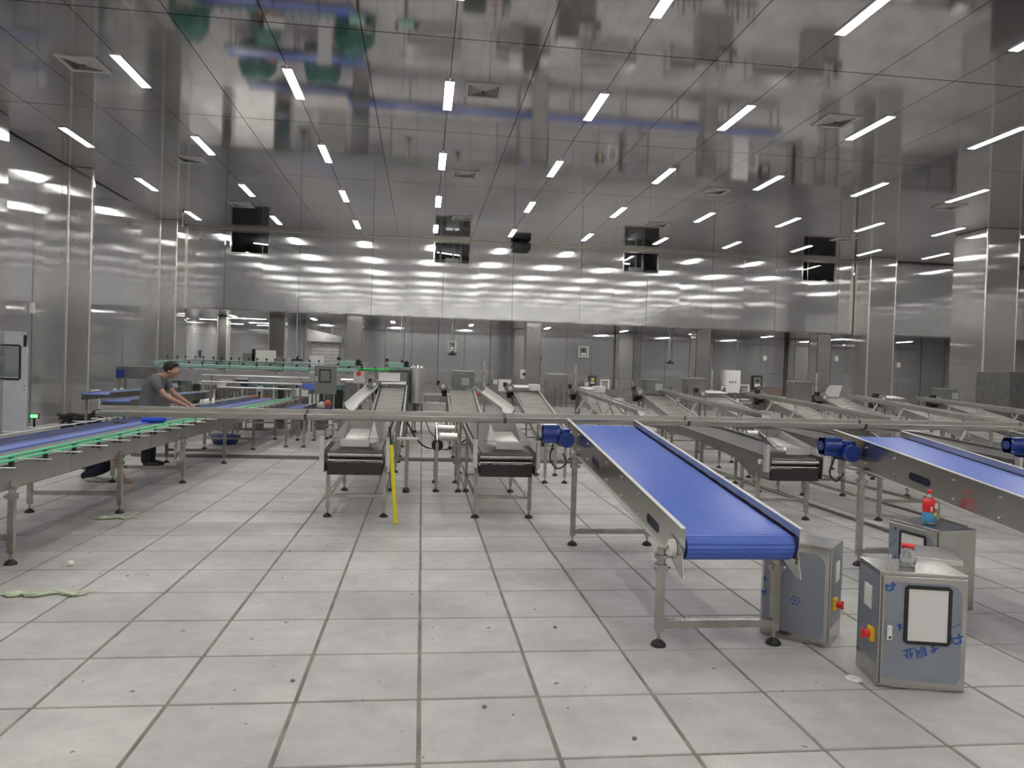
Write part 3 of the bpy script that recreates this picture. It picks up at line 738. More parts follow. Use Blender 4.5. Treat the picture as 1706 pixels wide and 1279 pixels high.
# hoods on the elevator tops
def hood(k, kind, label):
    t = thing('discharge_hood', label, 'hood', (EX[k], 18.0, 1.27), 0, 'hoods on the elevator tops')
    if 'p' in kind: MB().add([(-.3, -.15, 0), (.3, -.15, .0), (.3, .35, .05), (-.3, .35, .05), (-.3, -.15, .012), (.3, -.15, .012), (.3, .35, .062), (-.3, .35, .062)],
                             [(3, 2, 1, 0), (4, 5, 6, 7), (0, 1, 5, 4), (1, 2, 6, 5), (2, 3, 7, 6), (3, 0, 4, 7)]).build('cover_sheet', 'paper', t)
    if 'b' in kind:
        MB().prism([(-.22, 0.0), (.24, .0), (.24, .22), (.08, .30), (-.22, .30)], 'y', -.12, .32).build('hood_body', 'pan', t, .01); MB().box(-.23, .1, -.125, .325, .30, .306).build('top_sheet', 'paper', t)
        lo = MB()
        for i in range(5): lo.box(.02, .2, -.128, -.12, .04+i*.035, .055+i*.035)
        lo.build('louvres', 'white', t, kind='stuff')
    if 'h' in kind:
        MB().box(.06, .30, -.35, .05, -.06, .10).build('hood_body', 'paper', t, .015)
        lo = MB()
        for i in range(4): lo.box(.11, .25, -.358, -.35, -.03+i*.03, -.018+i*.03)
        lo.build('louvres', 'white', t, kind='stuff')
    if 's' in kind: MB().add([(-.3, 0, .0), (.2, .1, .0), (.3, .1, .30), (-.12, .0, .30), (-.3, .006, .0), (.2, .106, .0), (.3, .106, .30), (-.12, .006, .30)],
                             [(0, 1, 2, 3), (7, 6, 5, 4), (0, 4, 5, 1), (1, 5, 6, 2), (2, 6, 7, 3), (3, 7, 4, 0)]).build('wedge_sheet', 'paper', t)
    if 'm' in kind:
        MB().box(-.35, .22, .0, .3, .0, .22).build('cover_box', 'copper', t, .01)
    return t
hood(0, 'p', 'white sheet covering the top of the first elevator'); hood(1, 'b', 'steel hood box with louvres topping the second elevator'); hood(2, 'ph', 'white bent sheet and box topping the third elevator')
hood(3, 'ph', 'white sheet and box topping the fourth elevator'); hood(4, 'b', 'steel box with louvres topping the fifth elevator'); hood(5, 'p', 'flat white plate topping the sixth elevator')
hood(6, 'm', 'brown grey cover box topping the seventh elevator'); hood(7, 's', 'white wedge shaped sheet topping the eighth elevator'); hood(8, 'p', 'flat white plate topping the ninth elevator'); hood(9, 'b', 'grey louvred box topping the tenth elevator')
t = thing('cover_board', 'pale grey box tilted on top of the first elevator sheet', 'box', (EX[0]-.12, 18.25, 1.33), .1)
MB().box(-.26, .26, -.12, .12, .0, .2).build('body', 'paper', t, .01); MB().box(-.27, .27, -.13, .13, .2, .212).build('lid', 'paper', t)

# transverse line behind the elevators
t = thing('transfer_conveyor', 'long low steel transfer conveyor running across behind the elevators', 'conveyor', (-2.2, 19.3, 0), 0)
for s in (0, 1):
    for k in range(9): MB().box(k*2.0+.004, k*2.0+1.996, s*.42-.003, s*.42+.003, .46, .74).build('side_panel', 'chute', t)
MB().box(0, 18, .02, .40, .66, .67).build('belt', 'steel_dull', t)
for k in range(10):
    for s in (0, 1): leg(t, .1+k*1.95, .02+s*.38, .42, .04)
pg = MB()
for k in range(90): 
    if k % 9 < 6: pg.cyl((.1+k*.2, 0, .74), (.1+k*.2, 0, .86+.05*(k % 3)), .008, 6)
pg.build('guide_pins', 'steel_dull', t, kind='stuff')
MB().tube([(0, -.02, .80), (18, -.02, .80)], .008).build('guide_rail', 'steel', t)
t = thing('rear_belt_conveyor', 'long blue belt conveyor running across the room behind the columns', 'conveyor', (-3.2, 30.0, 0), 0)
MB().box(0, 18, -.3, .3, 1.0, 1.02).build('belt', 'belt', t)
for s in (-1, 1): MB().box(0, 18, s*.33-.01, s*.33+.01, .84, 1.06).build('side_rail', 'steel', t)
for k in range(9):
    for s in (-1, 1): leg(t, .2+k*2.2, s*.33, .85, .05)
for k in range(5):
    t = thing('packing_table', 'steel table with pale green top behind the transfer conveyor, %s from the left' % (['first']+ORD[1:])[k], 'table', (.1+3.0*k, 25.2, 0), 0, 'steel tables behind the transfer conveyor')
    MB().box(-.9, .9, -.4, .4, .80, .84).build('table_top', 'steel_bright', t); MB().box(-.9, .9, -.4, -.39, .55, .78).build('apron', 'steel', t)
    for a in (-1, 1):
        for b in (-1, 1): leg(t, a*.85, b*.35, .80, .04)

# pipes lying on floor / cable tray
tag(MB().box(-4.9, 5.0, 13.25, 13.29, .012, .045).box(-4.9, 5.0, 13.37, 13.41, .012, .045).box(-4.9, 5.0, 13.25, 13.41, -.0, .014).build('floor_channel', 'steel_dull'), 'low steel channel lying across the floor behind the feed conveyors', 'channel')
for n, (X, y0, y1) in enumerate(((3.45, 7.4, 13.0), (5.15, 6.3, 13.0), (6.3, 7.8, 13.0))):
    tag(MB().box(X, X+.035, y0, y1, 0, .03).build('floor_conduit', 'steel_dull'), 'thin steel conduit along the floor, %s of three to the right of the blue belt' % ['left', 'middle', 'right'][n], 'conduit', 'floor conduits')
# floor cables
def cable(pts, r, label, name='cable', m='black'):
    # smooth catmull
    P = [Vector(p) for p in pts]; out = []
    for i in range(len(P)-1):
        a, b, c, d = P[max(i-1, 0)], P[i], P[i+1], P[min(i+2, len(P)-1)]
        for k in range(6):
            u = k/6; out.append(.5*((2*b)+(-a+c)*u+(2*a-5*b+4*c-d)*u*u+(-a+3*b-3*c+d)*u**3))
    out.append(P[-1])
    return tag(MB().tube(out, r, 6).build(name, m), label, 'cable')
cable([(-.35, 15.2, .7), (-.1, 15.3, .25), (.15, 15.4, .02), (.6, 15.2, .02), (.95, 15.4, .2)], .018, 'thick black cable sagging to the floor between the first two elevators')
cable([(.1, 17.4, .5), (.25, 17.4, .15), (.5, 17.4, .02), (.8, 17.4, .15), (.85, 17.4, .45), (.5, 17.4, .6), (.2, 17.4, .5)], .012, 'looped thin black cable behind the first two elevators')
cable([(1.30, 7.12, .95), (1.28, 7.16, .80), (1.36, 7.18, .70), (1.44, 7.14, .76), (1.40, 7.12, .86)], .008, 'black power cable hanging below the blue motor of the fully seen conveyor')
cable([(3.80, 6.36, .95), (3.78, 6.40, .80), (3.86, 6.42, .72), (3.92, 6.40, .80)], .008, 'black power cable hanging below the blue motor of the right hand conveyor')
cable([(-1.9, 17.0, .02), (-1.6, 16.6, .02), (-1.3, 16.8, .05), (-1.5, 17.2, .02), (-1.9, 17.3, .06), (-2.1, 17.0, .02)], .03, 'dark coil of cable heaped on the floor behind the first feed conveyor')

# ------------------------------------------------------------------ electrical cabinets
def glyph(mb, strokes, o, ex, ez, n, s=1., t=.0012, wd=.007):
    """strokes: list of polylines in glyph space, drawn on plane with origin o, axes ex, ez, normal n"""
    o = Vector(o); ex = Vector(ex); ez = Vector(ez); n = Vector(n)
    for st in strokes:
        for (a, b) in zip(st[:-1], st[1:]):
            p = o+ex*a[0]*s+ez*a[1]*s+n*t; q = o+ex*b[0]*s+ez*b[1]*s+n*t
            mb.bar(p, q, wd, .001, n)
KA = [[(.1, .8), (.9, .95)], [(.5, 1.1), (.5, 0)], [(.5, .55), (1., .4)]]           # mark like a character
UC = [[(0, .9), (0, .3), (.25, .05), (.6, .1), (.8, .4)], [(.1, .6), (1.1, .75)], [(.75, 1.1), (.8, .1)]]
YEG = [[(0, 0), (1, 0)], [(.35, 0), (.35, .95)], [(.65, 0), (.65, .95)], [(.12, .35), (.25, .7)], [(.88, .35), (.75, .7)]]
GANG = [[(0, .75), (.2, 1.02), (.38, .8)], [(.2, .95), (.2, .05), (.36, .2)], [(.02, .55), (.38, .57)], [(.05, .33), (.36, .33)], [(.5, 0), (.5, 1), (1, 1), (1, 0)], [(.62, .8), (.9, .3)], [(.9, .8), (.62, .3)]]
QIAN = [[(.1, .6), (.95, .68)], [(.5, 1), (.5, 0)], [(.5, .9), (.9, .92)], [(.5, .4), (.85, .25)]]
def turned(st): return [[(1-x_, 1-y_) for x_, y_ in l] for l in st]
def cabinet(label, loc, rz, w_, d_, h_, win=True, rot=None, switch=1, marks='front', name='electrical_cabinet'):
    """front face at y=0 towards -y, body to +y, x 0..w"""
    t = thing(name, label, 'cabinet', loc, rz, 'steel electrical cabinets')
    MB().box(0, w_, .018, d_, 0, h_).build('body', 'steel', t, .004)
    MB().box(.012, w_-.012, 0, .016, .02, h_-.02).build('door', 'steel', t, .003)
    fx1, fz1, rr_ = w_-.035, h_-.05, .07
    df = MB().prism([(.02, .06), (fx1-.02, .045), (fx1, .08), (fx1, fz1-rr_)]+[(fx1-rr_+rr_*math.cos(q*PI/10), fz1-rr_+rr_*math.sin(q*PI/10)) for q in range(1, 6)]+[(.05, fz1), (.02, fz1-.03)], 'y', -.0012, 0)
    door = df.build('protective_film', 'film', t)
    if win:
        wx0, wx1, wz0, wz1 = w_*.27, w_*.80, h_*.40, h_*.90
        fr = MB().prism([(wx0, wz0+.015), (wx0+.015, wz0), (wx1-.015, wz0), (wx1, wz0+.015), (wx1, wz1-.015), (wx1-.015, wz1), (wx0+.015, wz1), (wx0, wz1-.015)], 'y', -.010, -.001,
                        [[(wx0+.018, wz0+.018), (wx0+.018, wz1-.018), (wx1-.018, wz1-.018), (wx1-.018, wz0+.018)]])
        wo = fr.build('door_window', 'black', t); MB().box(wx0+.012, wx1-.012, -.006, -.002, wz0+.012, wz1-.012).build('pane', 'paper', wo)
        ho = MB().box(.035, .062, -.014, 0, h_*.42, h_*.55).build('handle', 'white', t, .008); MB().cyl((.0485, -.016, h_*.45), (.0485, -.013, h_*.45), .007, 10).build('key_hole', 'black', ho)
    if switch:
        sx_ = 0 if switch < 0 else w_; s = switch
        so = MB().box(sx_, sx_+s*.02, .06, .125, h_*.36, h_*.36+.075).build('switch_plate', 'yellow_sw', t, .004)
        MB().cyl((sx_+s*.02, .0925, h_*.36+.0375), (sx_+s*.05, .0925, h_*.36+.0375), .02, 14).box(sx_+s*.045, sx_+s*.06, .085, .10, h_*.36+.012, h_*.36+.063).build('switch_knob', 'red', so)
        gv = MB().box(sx_, sx_+s*.006, .12, .22, h_*.62, h_*.82)
        gr = gv.build('vent_cover', 'white', t); lo = MB()
        for i in range(9): lo.box(sx_+s*.006, sx_+s*.009, .128, .212, h_*.63+i*.0125, h_*.63+.006+i*.0125)
        lo.build('louvres', 'paper', gr, kind='stuff')
        MB().box(sx_, sx_+s*.001, .03, d_-.02, .12, h_-.03).build('protective_film', 'film', t)
    ink = MB(); N_ = (0, -1, 0)
    if marks == 'front':
        bo = dict(wd=.0085)
        glyph(ink, UC, (.022, -.001, h_*.835), (1, 0, .1), (.1, 0, 1), N_, .045, **bo)
        glyph(ink, UC, (w_*.835, -.001, h_*.415), (1, 0, .15), (-.25, 0, 1), N_, .052, **bo)
        glyph(ink, turned(YEG), (w_*.30, -.001, h_*.255), (1, 0, .32), (-.25, 0, 1), N_, .050, wd=.0075)
        glyph(ink, turned(GANG), (w_*.44, -.001, h_*.285), (1, 0, .32), (-.25, 0, 1), N_, .052, wd=.006)
        glyph(ink, turned(QIAN), (w_*.585, -.001, h_*.33), (1, 0, .32), (-.25, 0, 1), N_, .046, wd=.0075)
        glyph(ink, KA, (w_*.185, -.001, h_*.50), (1, 0, .15), (0, 0, 1), N_, .035, **bo)
        for q in range(9): ink.box(w_*.80+q*.006, w_*.80+q*.006+.003, -.002, -.001, h_*.55+q*.003, h_*.565+q*.003)
    elif marks == 'back':
        for q in range(6):
            a = q*PI/3; ink.cyl((w_*.52+.024*math.cos(a), -.001, h_*.42+.024*math.sin(a)), (w_*.52+.024*math.cos(a), -.002, h_*.42+.024*math.sin(a)), .007, 8)
        ink.cyl((w_*.52, -.001, h_*.42), (w_*.52, -.002, h_*.42), .008, 8)
        glyph(ink, KA, (w_*.14, -.001, h_*.76), (1, 0, .1), (0, 0, 1), N_, .04)
        for q in range(14): ink.box(w_*.30+q*.006, w_*.30+q*.006+.002, -.002, -.001, h_*.74+q*.004, h_*.80+q*.004)
        glyph(ink, KA, (w_*.03, -.001, h_*.55), (1, 0, .1), (0, 0, 1), N_, .03); glyph(ink, UC, (w_*.03, -.001, h_*.42), (1, 0, .1), (0, 0, 1), N_, .03)
    else:
        for q in range(18): ink.box(.03+(q % 6)*.012, .034+(q % 6)*.012, -.002, -.001, h_*.2+(q//6)*.13+(q % 6)*.012, h_*.2+(q//6)*.13+.03+(q % 6)*.012)
        glyph(ink, KA, (.06, -.001, h_*.86), (1, 0, .1), (0, 0, 1), N_, .03)
    ink.build('film_print', 'ink', t, kind='stuff')
    return t
cabinet('steel electrical cabinet nearest the camera, glass jar on its top', (2.485, 3.665, 0), math.atan2(3.56-3.66, 2.92-2.49), .45, .33, .63, True, switch=-1)
cabinet('steel cabinet behind the front leg of the blue conveyor, yellow switch on its right side', (2.21, 4.50, 0), math.atan2(4.22-4.5, 2.52-2.21), .425, .33, .62, False, switch=1, marks='back')
cabinet('steel cabinet at the back with the red labelled bottle on top', (3.62, 5.29, 0), -1.395, .457, .36, .60, True, switch=0, marks='side')
tz_ = thing('electrical_cabinet', 'low steel cabinet lying on its back between the jar cabinet and the bottle cabinet', 'cabinet', (3.28, 4.50, 0), -.464, 'steel electrical cabinets')
MB().box(0, .29, 0, .42, 0, .475).build('body', 'steel', tz_, .004); MB().box(.005, .285, .005, .415, .475, .50).build('door', 'steel_bright', tz_, .003)
# bottle with printed sleeve
t = thing('drink_bottle', 'plastic drink bottle with red and blue label and red cap on the rear cabinet', 'bottle', (3.82, 5.10, .60), 0)
MB().lathe([(.0, .001), (.040, .001), (.046, .01), (.046, .05), (.042, .09), (.046, .13), (.045, .165), (.028, .195), (.016, .21), (.016, .235), (0, .235)]).build('bottle_body', 'clear', t)
MB().lathe([(.0425, .011), (.0475, .012), (.0475, .05), (.0435, .088), (.0435, .09)]).build('lower_label', mat('label blue', (.08, .35, .62), .4), t)
lr = MB().lathe([(.0435, .088), (.0440, .09), (.0475, .13), (.0468, .165), (.034, .188), (.030, .188)]).build('upper_label', 'red', t)
lb = MB(); lb.box(-.022, -.008, -.0495, -.0475, .10, .135).box(.012, .036, -.046, -.043, .12, .16).build('label_print', 'white', t)
MB().box(.008, .026, -.048, -.045, .065, .09).build('label_patch', 'yellow', t)
MB().lathe([(0, .228), (.019, .228), (.019, .255), (0, .256)]).build('cap', 'red', t)
# glass jar
t = thing('glass_jar', 'small clear glass jar with red lid on the nearest cabinet', 'jar', (2.72, 3.79, .63), 0)
MB().lathe([(0, .002), (.036, .002), (.040, .012), (.040, .05), (.032, .085), (.030, .105), (.027, .105), (.029, .085), (.036, .05), (.036, .014), (0, .008)]).build('glass_body', 'clear', t)
MB().lathe([(0, .105), (.034, .105), (.034, .121), (0, .122)]).build('lid', 'red', t)
t = thing('floor_disc', 'small round white disc on the floor beside the nearest cabinet', 'disc', (2.42, 3.78, 0))
MB().lathe([(0, 0), (.046, 0), (.046, .008), (.012, .010), (.010, .006), (0, .006)]).build('disc', 'white', t)
t = thing('yellow_pipe', 'yellow plastic pipe leaning upright against the leftmost feed conveyor', 'pipe', (-.23, 7.84, 0), 0)
MB().cyl((0, 0, .005), (-.075, .06, .83), .021, 16).build('pipe_body', 'yellow', t); MB().cyl((-.075, .06, .83), (-.095, .075, 1.02), .012, 10).build('pipe_end', 'black', t)

# ------------------------------------------------------------------ left line
def left_line():
    t = thing('accumulation_conveyor', 'long blue belt conveyor with green guide rails on the left side of the hall', 'conveyor', (-3.6, 3.2, 0), 0)
    Y1 = 16.0
    for k in range(8):
        a, b = k*2.0+.003, (k+1)*2.0-.003
        MB().box(.415, .42, a, b, .60, .80).box(.39, .42, a, b, .60, .604).build('side_panel', 'steel', t)
        MB().box(-.465, -.46, a, b, .62, .84).build('side_panel', 'steel', t)
        MB().add([(-.10, a, .785), (.42, a, .80), (.42, b, .80), (-.10, b, .785), (-.10, a, .781), (.42, a, .796), (.42, b, .796), (-.10, b, .781)],
                 [(0, 1, 2, 3), (7, 6, 5, 4), (0, 4, 5, 1), (1, 5, 6, 2), (2, 6, 7, 3), (3, 7, 4, 0)]).build('cover_pan', 'pan', t)
    MB().box(-.45, -.26, 0, Y1, .775, .785).build('belt', 'belt_dark', t)
    MB().box(-.26, -.105, 0, Y1, .775, .80).build('belt_edge', 'belt_pale', t, label='pale blue raised belt edge')
    for zz, xx in ((.872, .46), (.842, .475)): MB().tube([(xx, 0, zz), (xx, Y1, zz)], .0115).build('guide_rail', 'green', t)
    MB().tube([(-.47, 0, .87), (-.47, Y1, .87)], .008).build('guide_rail', 'steel_bright', t)
    rm = MB().cyl((0, 0, 0), (.30, 0, 0), .0065, 8).mesh('rail_rod', 'steel_bright'); rl = MB().cyl((0, 0, 0), (-.26, 0, 0), .0065, 8).mesh('rail_rod', 'steel_bright')
    pm = MB().box(-.012, .012, -.02, .02, -.07, .022).cyl((0, 0, -.045), (.02, 0, -.045), .008, 6).mesh('rail_clamp', 'black')
    for k in range(30):
        y = .35+k*.52
        link('rail_rod', rm, t, (.44, y, .845)); link('rail_clamp', pm, t, (.445, y, .835)); link('rail_rod', rl, t, (-.46, y, .86))
    for k in range(8):
        y = .92+k*2.1
        leg(t, .42, y, .66, .045, True); leg(t, -.48, y, .66, .045)
        hbar(t, (-.46, y, .21), (.40, y, .21), .04)
        lb = MB()
        for dz in (.66, .74): lb.cyl((.42, y-.5, dz), (.43, y-.5, dz), .01, 8)
        lb.build('bolts', 'steel_leg', t, kind='stuff')
    return t
left_line()
tag(MB().cyl((-3.80, 10.65, .84), (-3.52, 10.70, .84), .05, 16).cyl((-3.82, 10.65, .84), (-3.50, 10.70, .84), .018, 10).build('blue_roller', mat('vivid blue roll', (.02, .10, .70), .4)), 'vivid blue roll lying on the left conveyor belt under the trough end', 'roll')
# inner lines with blue belts
def side_line(x0, y0, y1, z, w_, label, m='belt', ang=0.):
    t = thing('side_conveyor', label, 'conveyor', (x0, y0, 0), ang, 'blue belts of the left hand machine area')
    L_ = y1-y0
    MB().box(-w_/2, w_/2, 0, L_, z-.03, z-.01).build('belt', m, t)
    for s in (-1, 1): MB().box(s*(w_/2+.01)-.006, s*(w_/2+.01)+.006, 0, L_, z-.14, z+.02).build('side_rail', 'steel', t)
    for s in (-1, 1):
        for k in range(max(2, int(L_/1.6))): leg(t, s*(w_/2), .2+k*(L_-.4)/(max(2, int(L_/1.6))-1), z-.13, .04)
    MB().tube([(w_/2+.05, 0, z+.06), (w_/2+.05, L_, z+.06)], .009).build('guide_rail', 'green_pale', t)
    return t
side_line(-5.3, 13.6, 18.8, .93, .45, 'blue belt conveyor behind the standing worker hands, nearer one')
side_line(-6.3, 15.2, 19.3, .98, .5, 'purplish blue belt conveyor farther left behind the standing worker', 'belt_pale')
side_line(-2.5, 15.0, 16.8, .80, .35, 'short conveyor end beside the control panel stand', 'belt_dark', .0)

for n, (y_, m_) in enumerate(((22.6, 'belt'), (26.2, 'belt'), (29.2, 'belt_dark'))):
    t = thing('cross_belt_conveyor', 'blue belt conveyor running across behind the green railed line, %s one' % ['nearest', 'middle', 'farthest'][n], 'conveyor', (-6.9, y_, 0), 0, 'cross belts behind the green railed line')
    MB().box(0, 4.6, -.3, .3, .93, .95).build('belt', m_, t)
    for s_2 in (-1, 1): MB().box(0, 4.6, s_2*.32-.008, s_2*.32+.008, .82, .99).build('side_rail', 'steel', t)
    for k in range(3):
        for s_2 in (-1, 1): leg(t, .2+k*2.1, s_2*.32, .82, .04)
for n, (X, Y) in enumerate(((-7.6, 24.5), (-5.2, 24.4), (-2.5, 24.9), (-6.2, 27.7), (-3.9, 27.6))):
    t = thing('netted_machine', 'teal covered machine behind the green railed line, %s of five' % ORD[n].replace('nearest', 'first'), 'machine', (X, Y, 0), .3*n, 'teal covered machines')
    MB().prism([(-.5, 0), (.5, 0), (.45, .9), (.2, 1.25), (-.3, 1.2), (-.5, .8)], 'y', -.5, .5).build('cover', 'teal', t, .05)
    MB().box(-.3, .3, -.56, -.5, .3, .7).build('panel', 'orange' if n % 2 else 'steel', t)
# high green railed line along X
def high_line():
    t = thing('overhead_bottle_conveyor', 'chest high conveyor with pale green guide rails and black knobs, behind the standing worker', 'conveyor', (-7.3, 20.0, 0), 0)
    for k in range(5):
        MB().box(.8+k*1.05+.005, .8+(k+1)*1.05-.005, 0, .012, 1.16, 1.46).build('side_panel', 'rail_sheet', t)
    MB().box(.2, 6.6, .02, .34, 1.44, 1.46).build('belt', 'steel_dull', t)
    for zz in (1.535, 1.575):
        MB().tube([(0.9, -.03, zz), (4.8, -.03, zz), (5.6, -.03, zz)], .028).build('guide_rail', 'green_pale', t)
    MB().tube([(5.6, -.03, 1.60), (6.65, -.03, 1.60)], .03).build('guide_rail', 'green_vivid', t, label='vivid green guide rail end')
    # back strand and curve
    arc = [(4.6, 1.4, 1.72), (.9, 1.4, 1.70)]+[(.9-.7*math.sin(a), .7+.7*math.cos(a), 1.70-.12*a/PI) for a in [PI*i/8 for i in range(9)]]+[(.95, -.03, 1.56)]
    MB().tube(arc, .02).build('guide_rail', 'green_pale', t); MB().tube([(x_, y_, z_-.07) for x_, y_, z_ in arc], .015).build('guide_rail', 'green_pale', t)
    MB().tube([(x_, y_+.02, z_-.13) for x_, y_, z_ in arc], .03).build('curve_bed', 'steel', t)
    kb = MB().cyl((0, 0, 0), (0, 0, .05), .028, 8).cyl((0, 0, -.1), (0, 0, 0), .01, 6).mesh('knob', 'black')
    for k in range(16): link('knob', kb, t, (.95+k*.34, -.05+.05*(k % 2), 1.62))
    for k in range(18): link('knob', kb, t, (.3+k*.24, 1.36+.08*(k % 2), 1.77))
    for k in range(5):
        leg(t, .9+k*1.3, .05, 1.40, .05); leg(t, .9+k*1.3, .32, 1.40, .05)
    for k in range(3): leg(t, .9+k*1.6, 1.42, 1.58, .05)
    leg(t, .2, .7, 1.5, .06)
    for k in range(5): MB().box(.9+k*1.3-.02, .9+k*1.3+.02, -.05, -.03, 1.40, 1.62).build('rail_bracket', 'steel_dull', t)
    for k in range(26):
        x_ = 1.0+k*.2; MB().box(x_-.018, x_+.018, .16, .20, .55+.1*(k % 3), 1.15).build('guide_post', ['black', 'rail_light', 'copper', 'steel_dull', 'paper'][k*7 % 5], t)
    MB().box(.9, 6.2, .12, .24, .50, .56).build('lower_beam', 'rail_sheet', t)
    return t
high_line()
for n, (y_, z_, a, b) in enumerate(((17.6, 1.36, -5.0, -2.6), (17.2, 1.22, -4.9, -2.7), (17.9, 1.08, -4.7, -2.8))):
    t = thing('rod_rail', 'thin bright steel rail on posts behind the standing worker, %s of three' % ['top', 'middle', 'bottom'][n], 'rail', (a, y_, 0), 0, 'thin steel rails behind the worker')
    MB().cyl((0, 0, z_), (b-a, 0, z_), .022, 8).build('rail', 'steel_bright', t)
    for k in (0, 2): MB().box(.2+k*(b-a-.4)/2-.02, .2+k*(b-a-.4)/2+.02, -.02, .02, 0, z_).build('post', 'steel_leg', t)
for k in range(8):
    X = -6.2+k*.52
    t = thing('filling_head_stand', 'narrow upright steel machine column with small base behind the rails, %s from the left' % (['first']+ORD[1:])[k], 'machine', (X, 19.45+.08*(k % 3), 0), 0, 'upright machine columns under the green railed line')
    MB().box(-.07, .07, -.07, .07, .25, 1.1).build('column_body', ['rail_light', 'black', 'copper', 'steel_dull'][k % 4], t)
    MB().box(-.11, .11, -.1, .1, 0, .25).build('base', 'steel_dull', t); MB().cyl((0, -.08, .95), (0, -.08, .75), .03, 10).build('nozzle', 'black' if k % 3 else 'copper', t)
# dark machine stand at the left end
t = thing('machine_frame', 'dark steel machine frame at the left end of the green railed line', 'machine', (-7.0, 19.2, 0), 0)
for a in (-.35, .35):
    for b in (-.2, .2): leg(t, a, b, 1.45, .06)
MB().box(-.4, .4, -.25, .25, 1.2, 1.5).build('housing', 'steel_dull', t, .01); MB().box(-.38, -.2, -.3, -.25, 1.22, 1.42).build('blue_unit', 'motor_blue', t); MB().box(-.3, .3, -.2, .2, .5, .54).build('shelf', 'steel', t)

# control panel on stand
def control_panel(name, label, x, y, w_, z0, z1, m='grey_box', win=True):
    t = thing(name, label, 'control panel', (x, y, 0), 0)
    MB().box(-w_/2, w_/2, 0, .22, z0, z1).build('enclosure', m, t, .008)
    if win:
        f_ = MB().prism([(-w_*.27, z0+(z1-z0)*.4), (w_*.27, z0+(z1-z0)*.4), (w_*.27, z1-.08), (-w_*.27, z1-.08)], 'y', -.012, 0,
                        [[(-w_*.22, z0+(z1-z0)*.4+.03), (-w_*.22, z1-.11), (w_*.22, z1-.11), (w_*.22, z0+(z1-z0)*.4+.03)]]).build('window_frame', 'black', t)
        MB().box(-w_*.22, w_*.22, -.006, -.001, z0+(z1-z0)*.4+.03, z1-.11).build('pane', 'grey_box', f_)
        MB().box(-w_*.43, -w_*.37, -.015, 0, z0+(z1-z0)*.45, z0+(z1-z0)*.62).build('handle', 'steel_bright', t)
    for s in (-1, 1): MB().box(s*w_*.42-.02, s*w_*.42+.02, .05, .09, 0, z0).build('post', 'steel_leg', t)
    MB().box(-w_*.42, w_*.42, .05, .09, .3, .33).build('cross_bar', 'steel_leg', t)
    return t
control_panel('control_panel', 'grey control panel with framed window on a stand, left of the first elevator', -2.17, 17.0, .47, 1.02, 1.66)
t = thing('emergency_light_post', 'post with round red lamp on a pale plate, right of the grey control panel', 'lamp', (-1.45, 17.3, 0), 0)
MB().box(-.12, .12, 0, .04, 1.28, 1.56).build('plate', 'steel_bright', t); MB().cyl((0, -.05, 1.50), (0, 0, 1.50), .055, 14).build('red_lamp', 'red', t); MB().box(-.02, .02, 0, .04, 0, 1.28).build('post', 'steel_leg', t)
t = thing('filler_column', 'grey upright machine body with round shoulder, right of the grey control panel', 'machine', (-1.62, 18.0, 0), 0)
MB().box(-.2, .2, -.15, .15, .65, 1.30).build('body', 'steel_dull', t, .02); MB().cyl((-.3, 0, 1.32), (.25, 0, 1.32), .05, 10).build('arm', 'steel_bright', t); MB().box(-.26, .26, -.2, .2, 0, .65).build('base', 'steel', t, .01)
MB().box(-.5, -.25, -.1, .1, .65, 1.1).build('side_unit', 'black', t)
for n, (X, Y) in enumerate(((-2.1, 21.3), (-.75, 21.3))):
    t = thing('capping_unit', 'small greenish machine head with black wheels above the green rail, %s one' % ['left', 'right'][n], 'machine', (X, Y, 0), 0, 'machine heads above the green rail')
    MB().box(-.22, .22, -.15, .15, 1.66, 1.82).build('head', 'green_pale', t, .02); MB().cyl((.3, -.1, 1.80), (.3, .1, 1.80), .075, 14).build('wheel', 'black', t)
    MB().cyl((-.25, -.1, 1.88), (-.25, .1, 1.88), .05, 12).build('wheel', 'black', t); MB().box(-.05, .05, -.05, .05, 0, 1.66).build('post', 'steel_leg', t); MB().box(-.3, .42, -.03, .03, 1.70, 1.74).build('arm', 'black', t)
    MB().cyl((-.02, 0, 1.8), (-.02, 0, HL-.01), .012, 6).build('supply_pipe', 'steel', t)
t = thing('steel_tank', 'tall vertical stainless cylinder tank beside the first elevator', 'tank', (-.13, 19.0, 0), 0)
MB().cyl((0, 0, .78), (0, 0, 1.68), .19, 28).build('shell', 'steel_bright', t); MB().lathe([(.19, 0), (.17, .04), (.05, .07), (0, .07)], (0, 0, 1.68), 28).build('lid', 'steel', t)
for a in range(3): MB().cyl((.15*math.cos(a*2.1), .15*math.sin(a*2.1), 0), (.15*math.cos(a*2.1), .15*math.sin(a*2.1), .8), .018, 8).build('leg', 'steel_leg', t)
MB().cyl((0, 0, .55), (0, 0, .78), .04, 10, .12).build('outlet', 'steel_dull', t)
t = thing('dark_cabinet', 'dark green machine cabinet between the first elevator and the tank', 'cabinet', (-.55, 19.0, 0), 0)
MB().box(-.28, .22, -.2, .25, 0, 1.62).build('body', mat('dark green paint', (.05, .08, .07), .4), t, .01); MB().box(-.24, .18, -.206, -.2, .9, 1.55).build('door', 'grey_box', t)

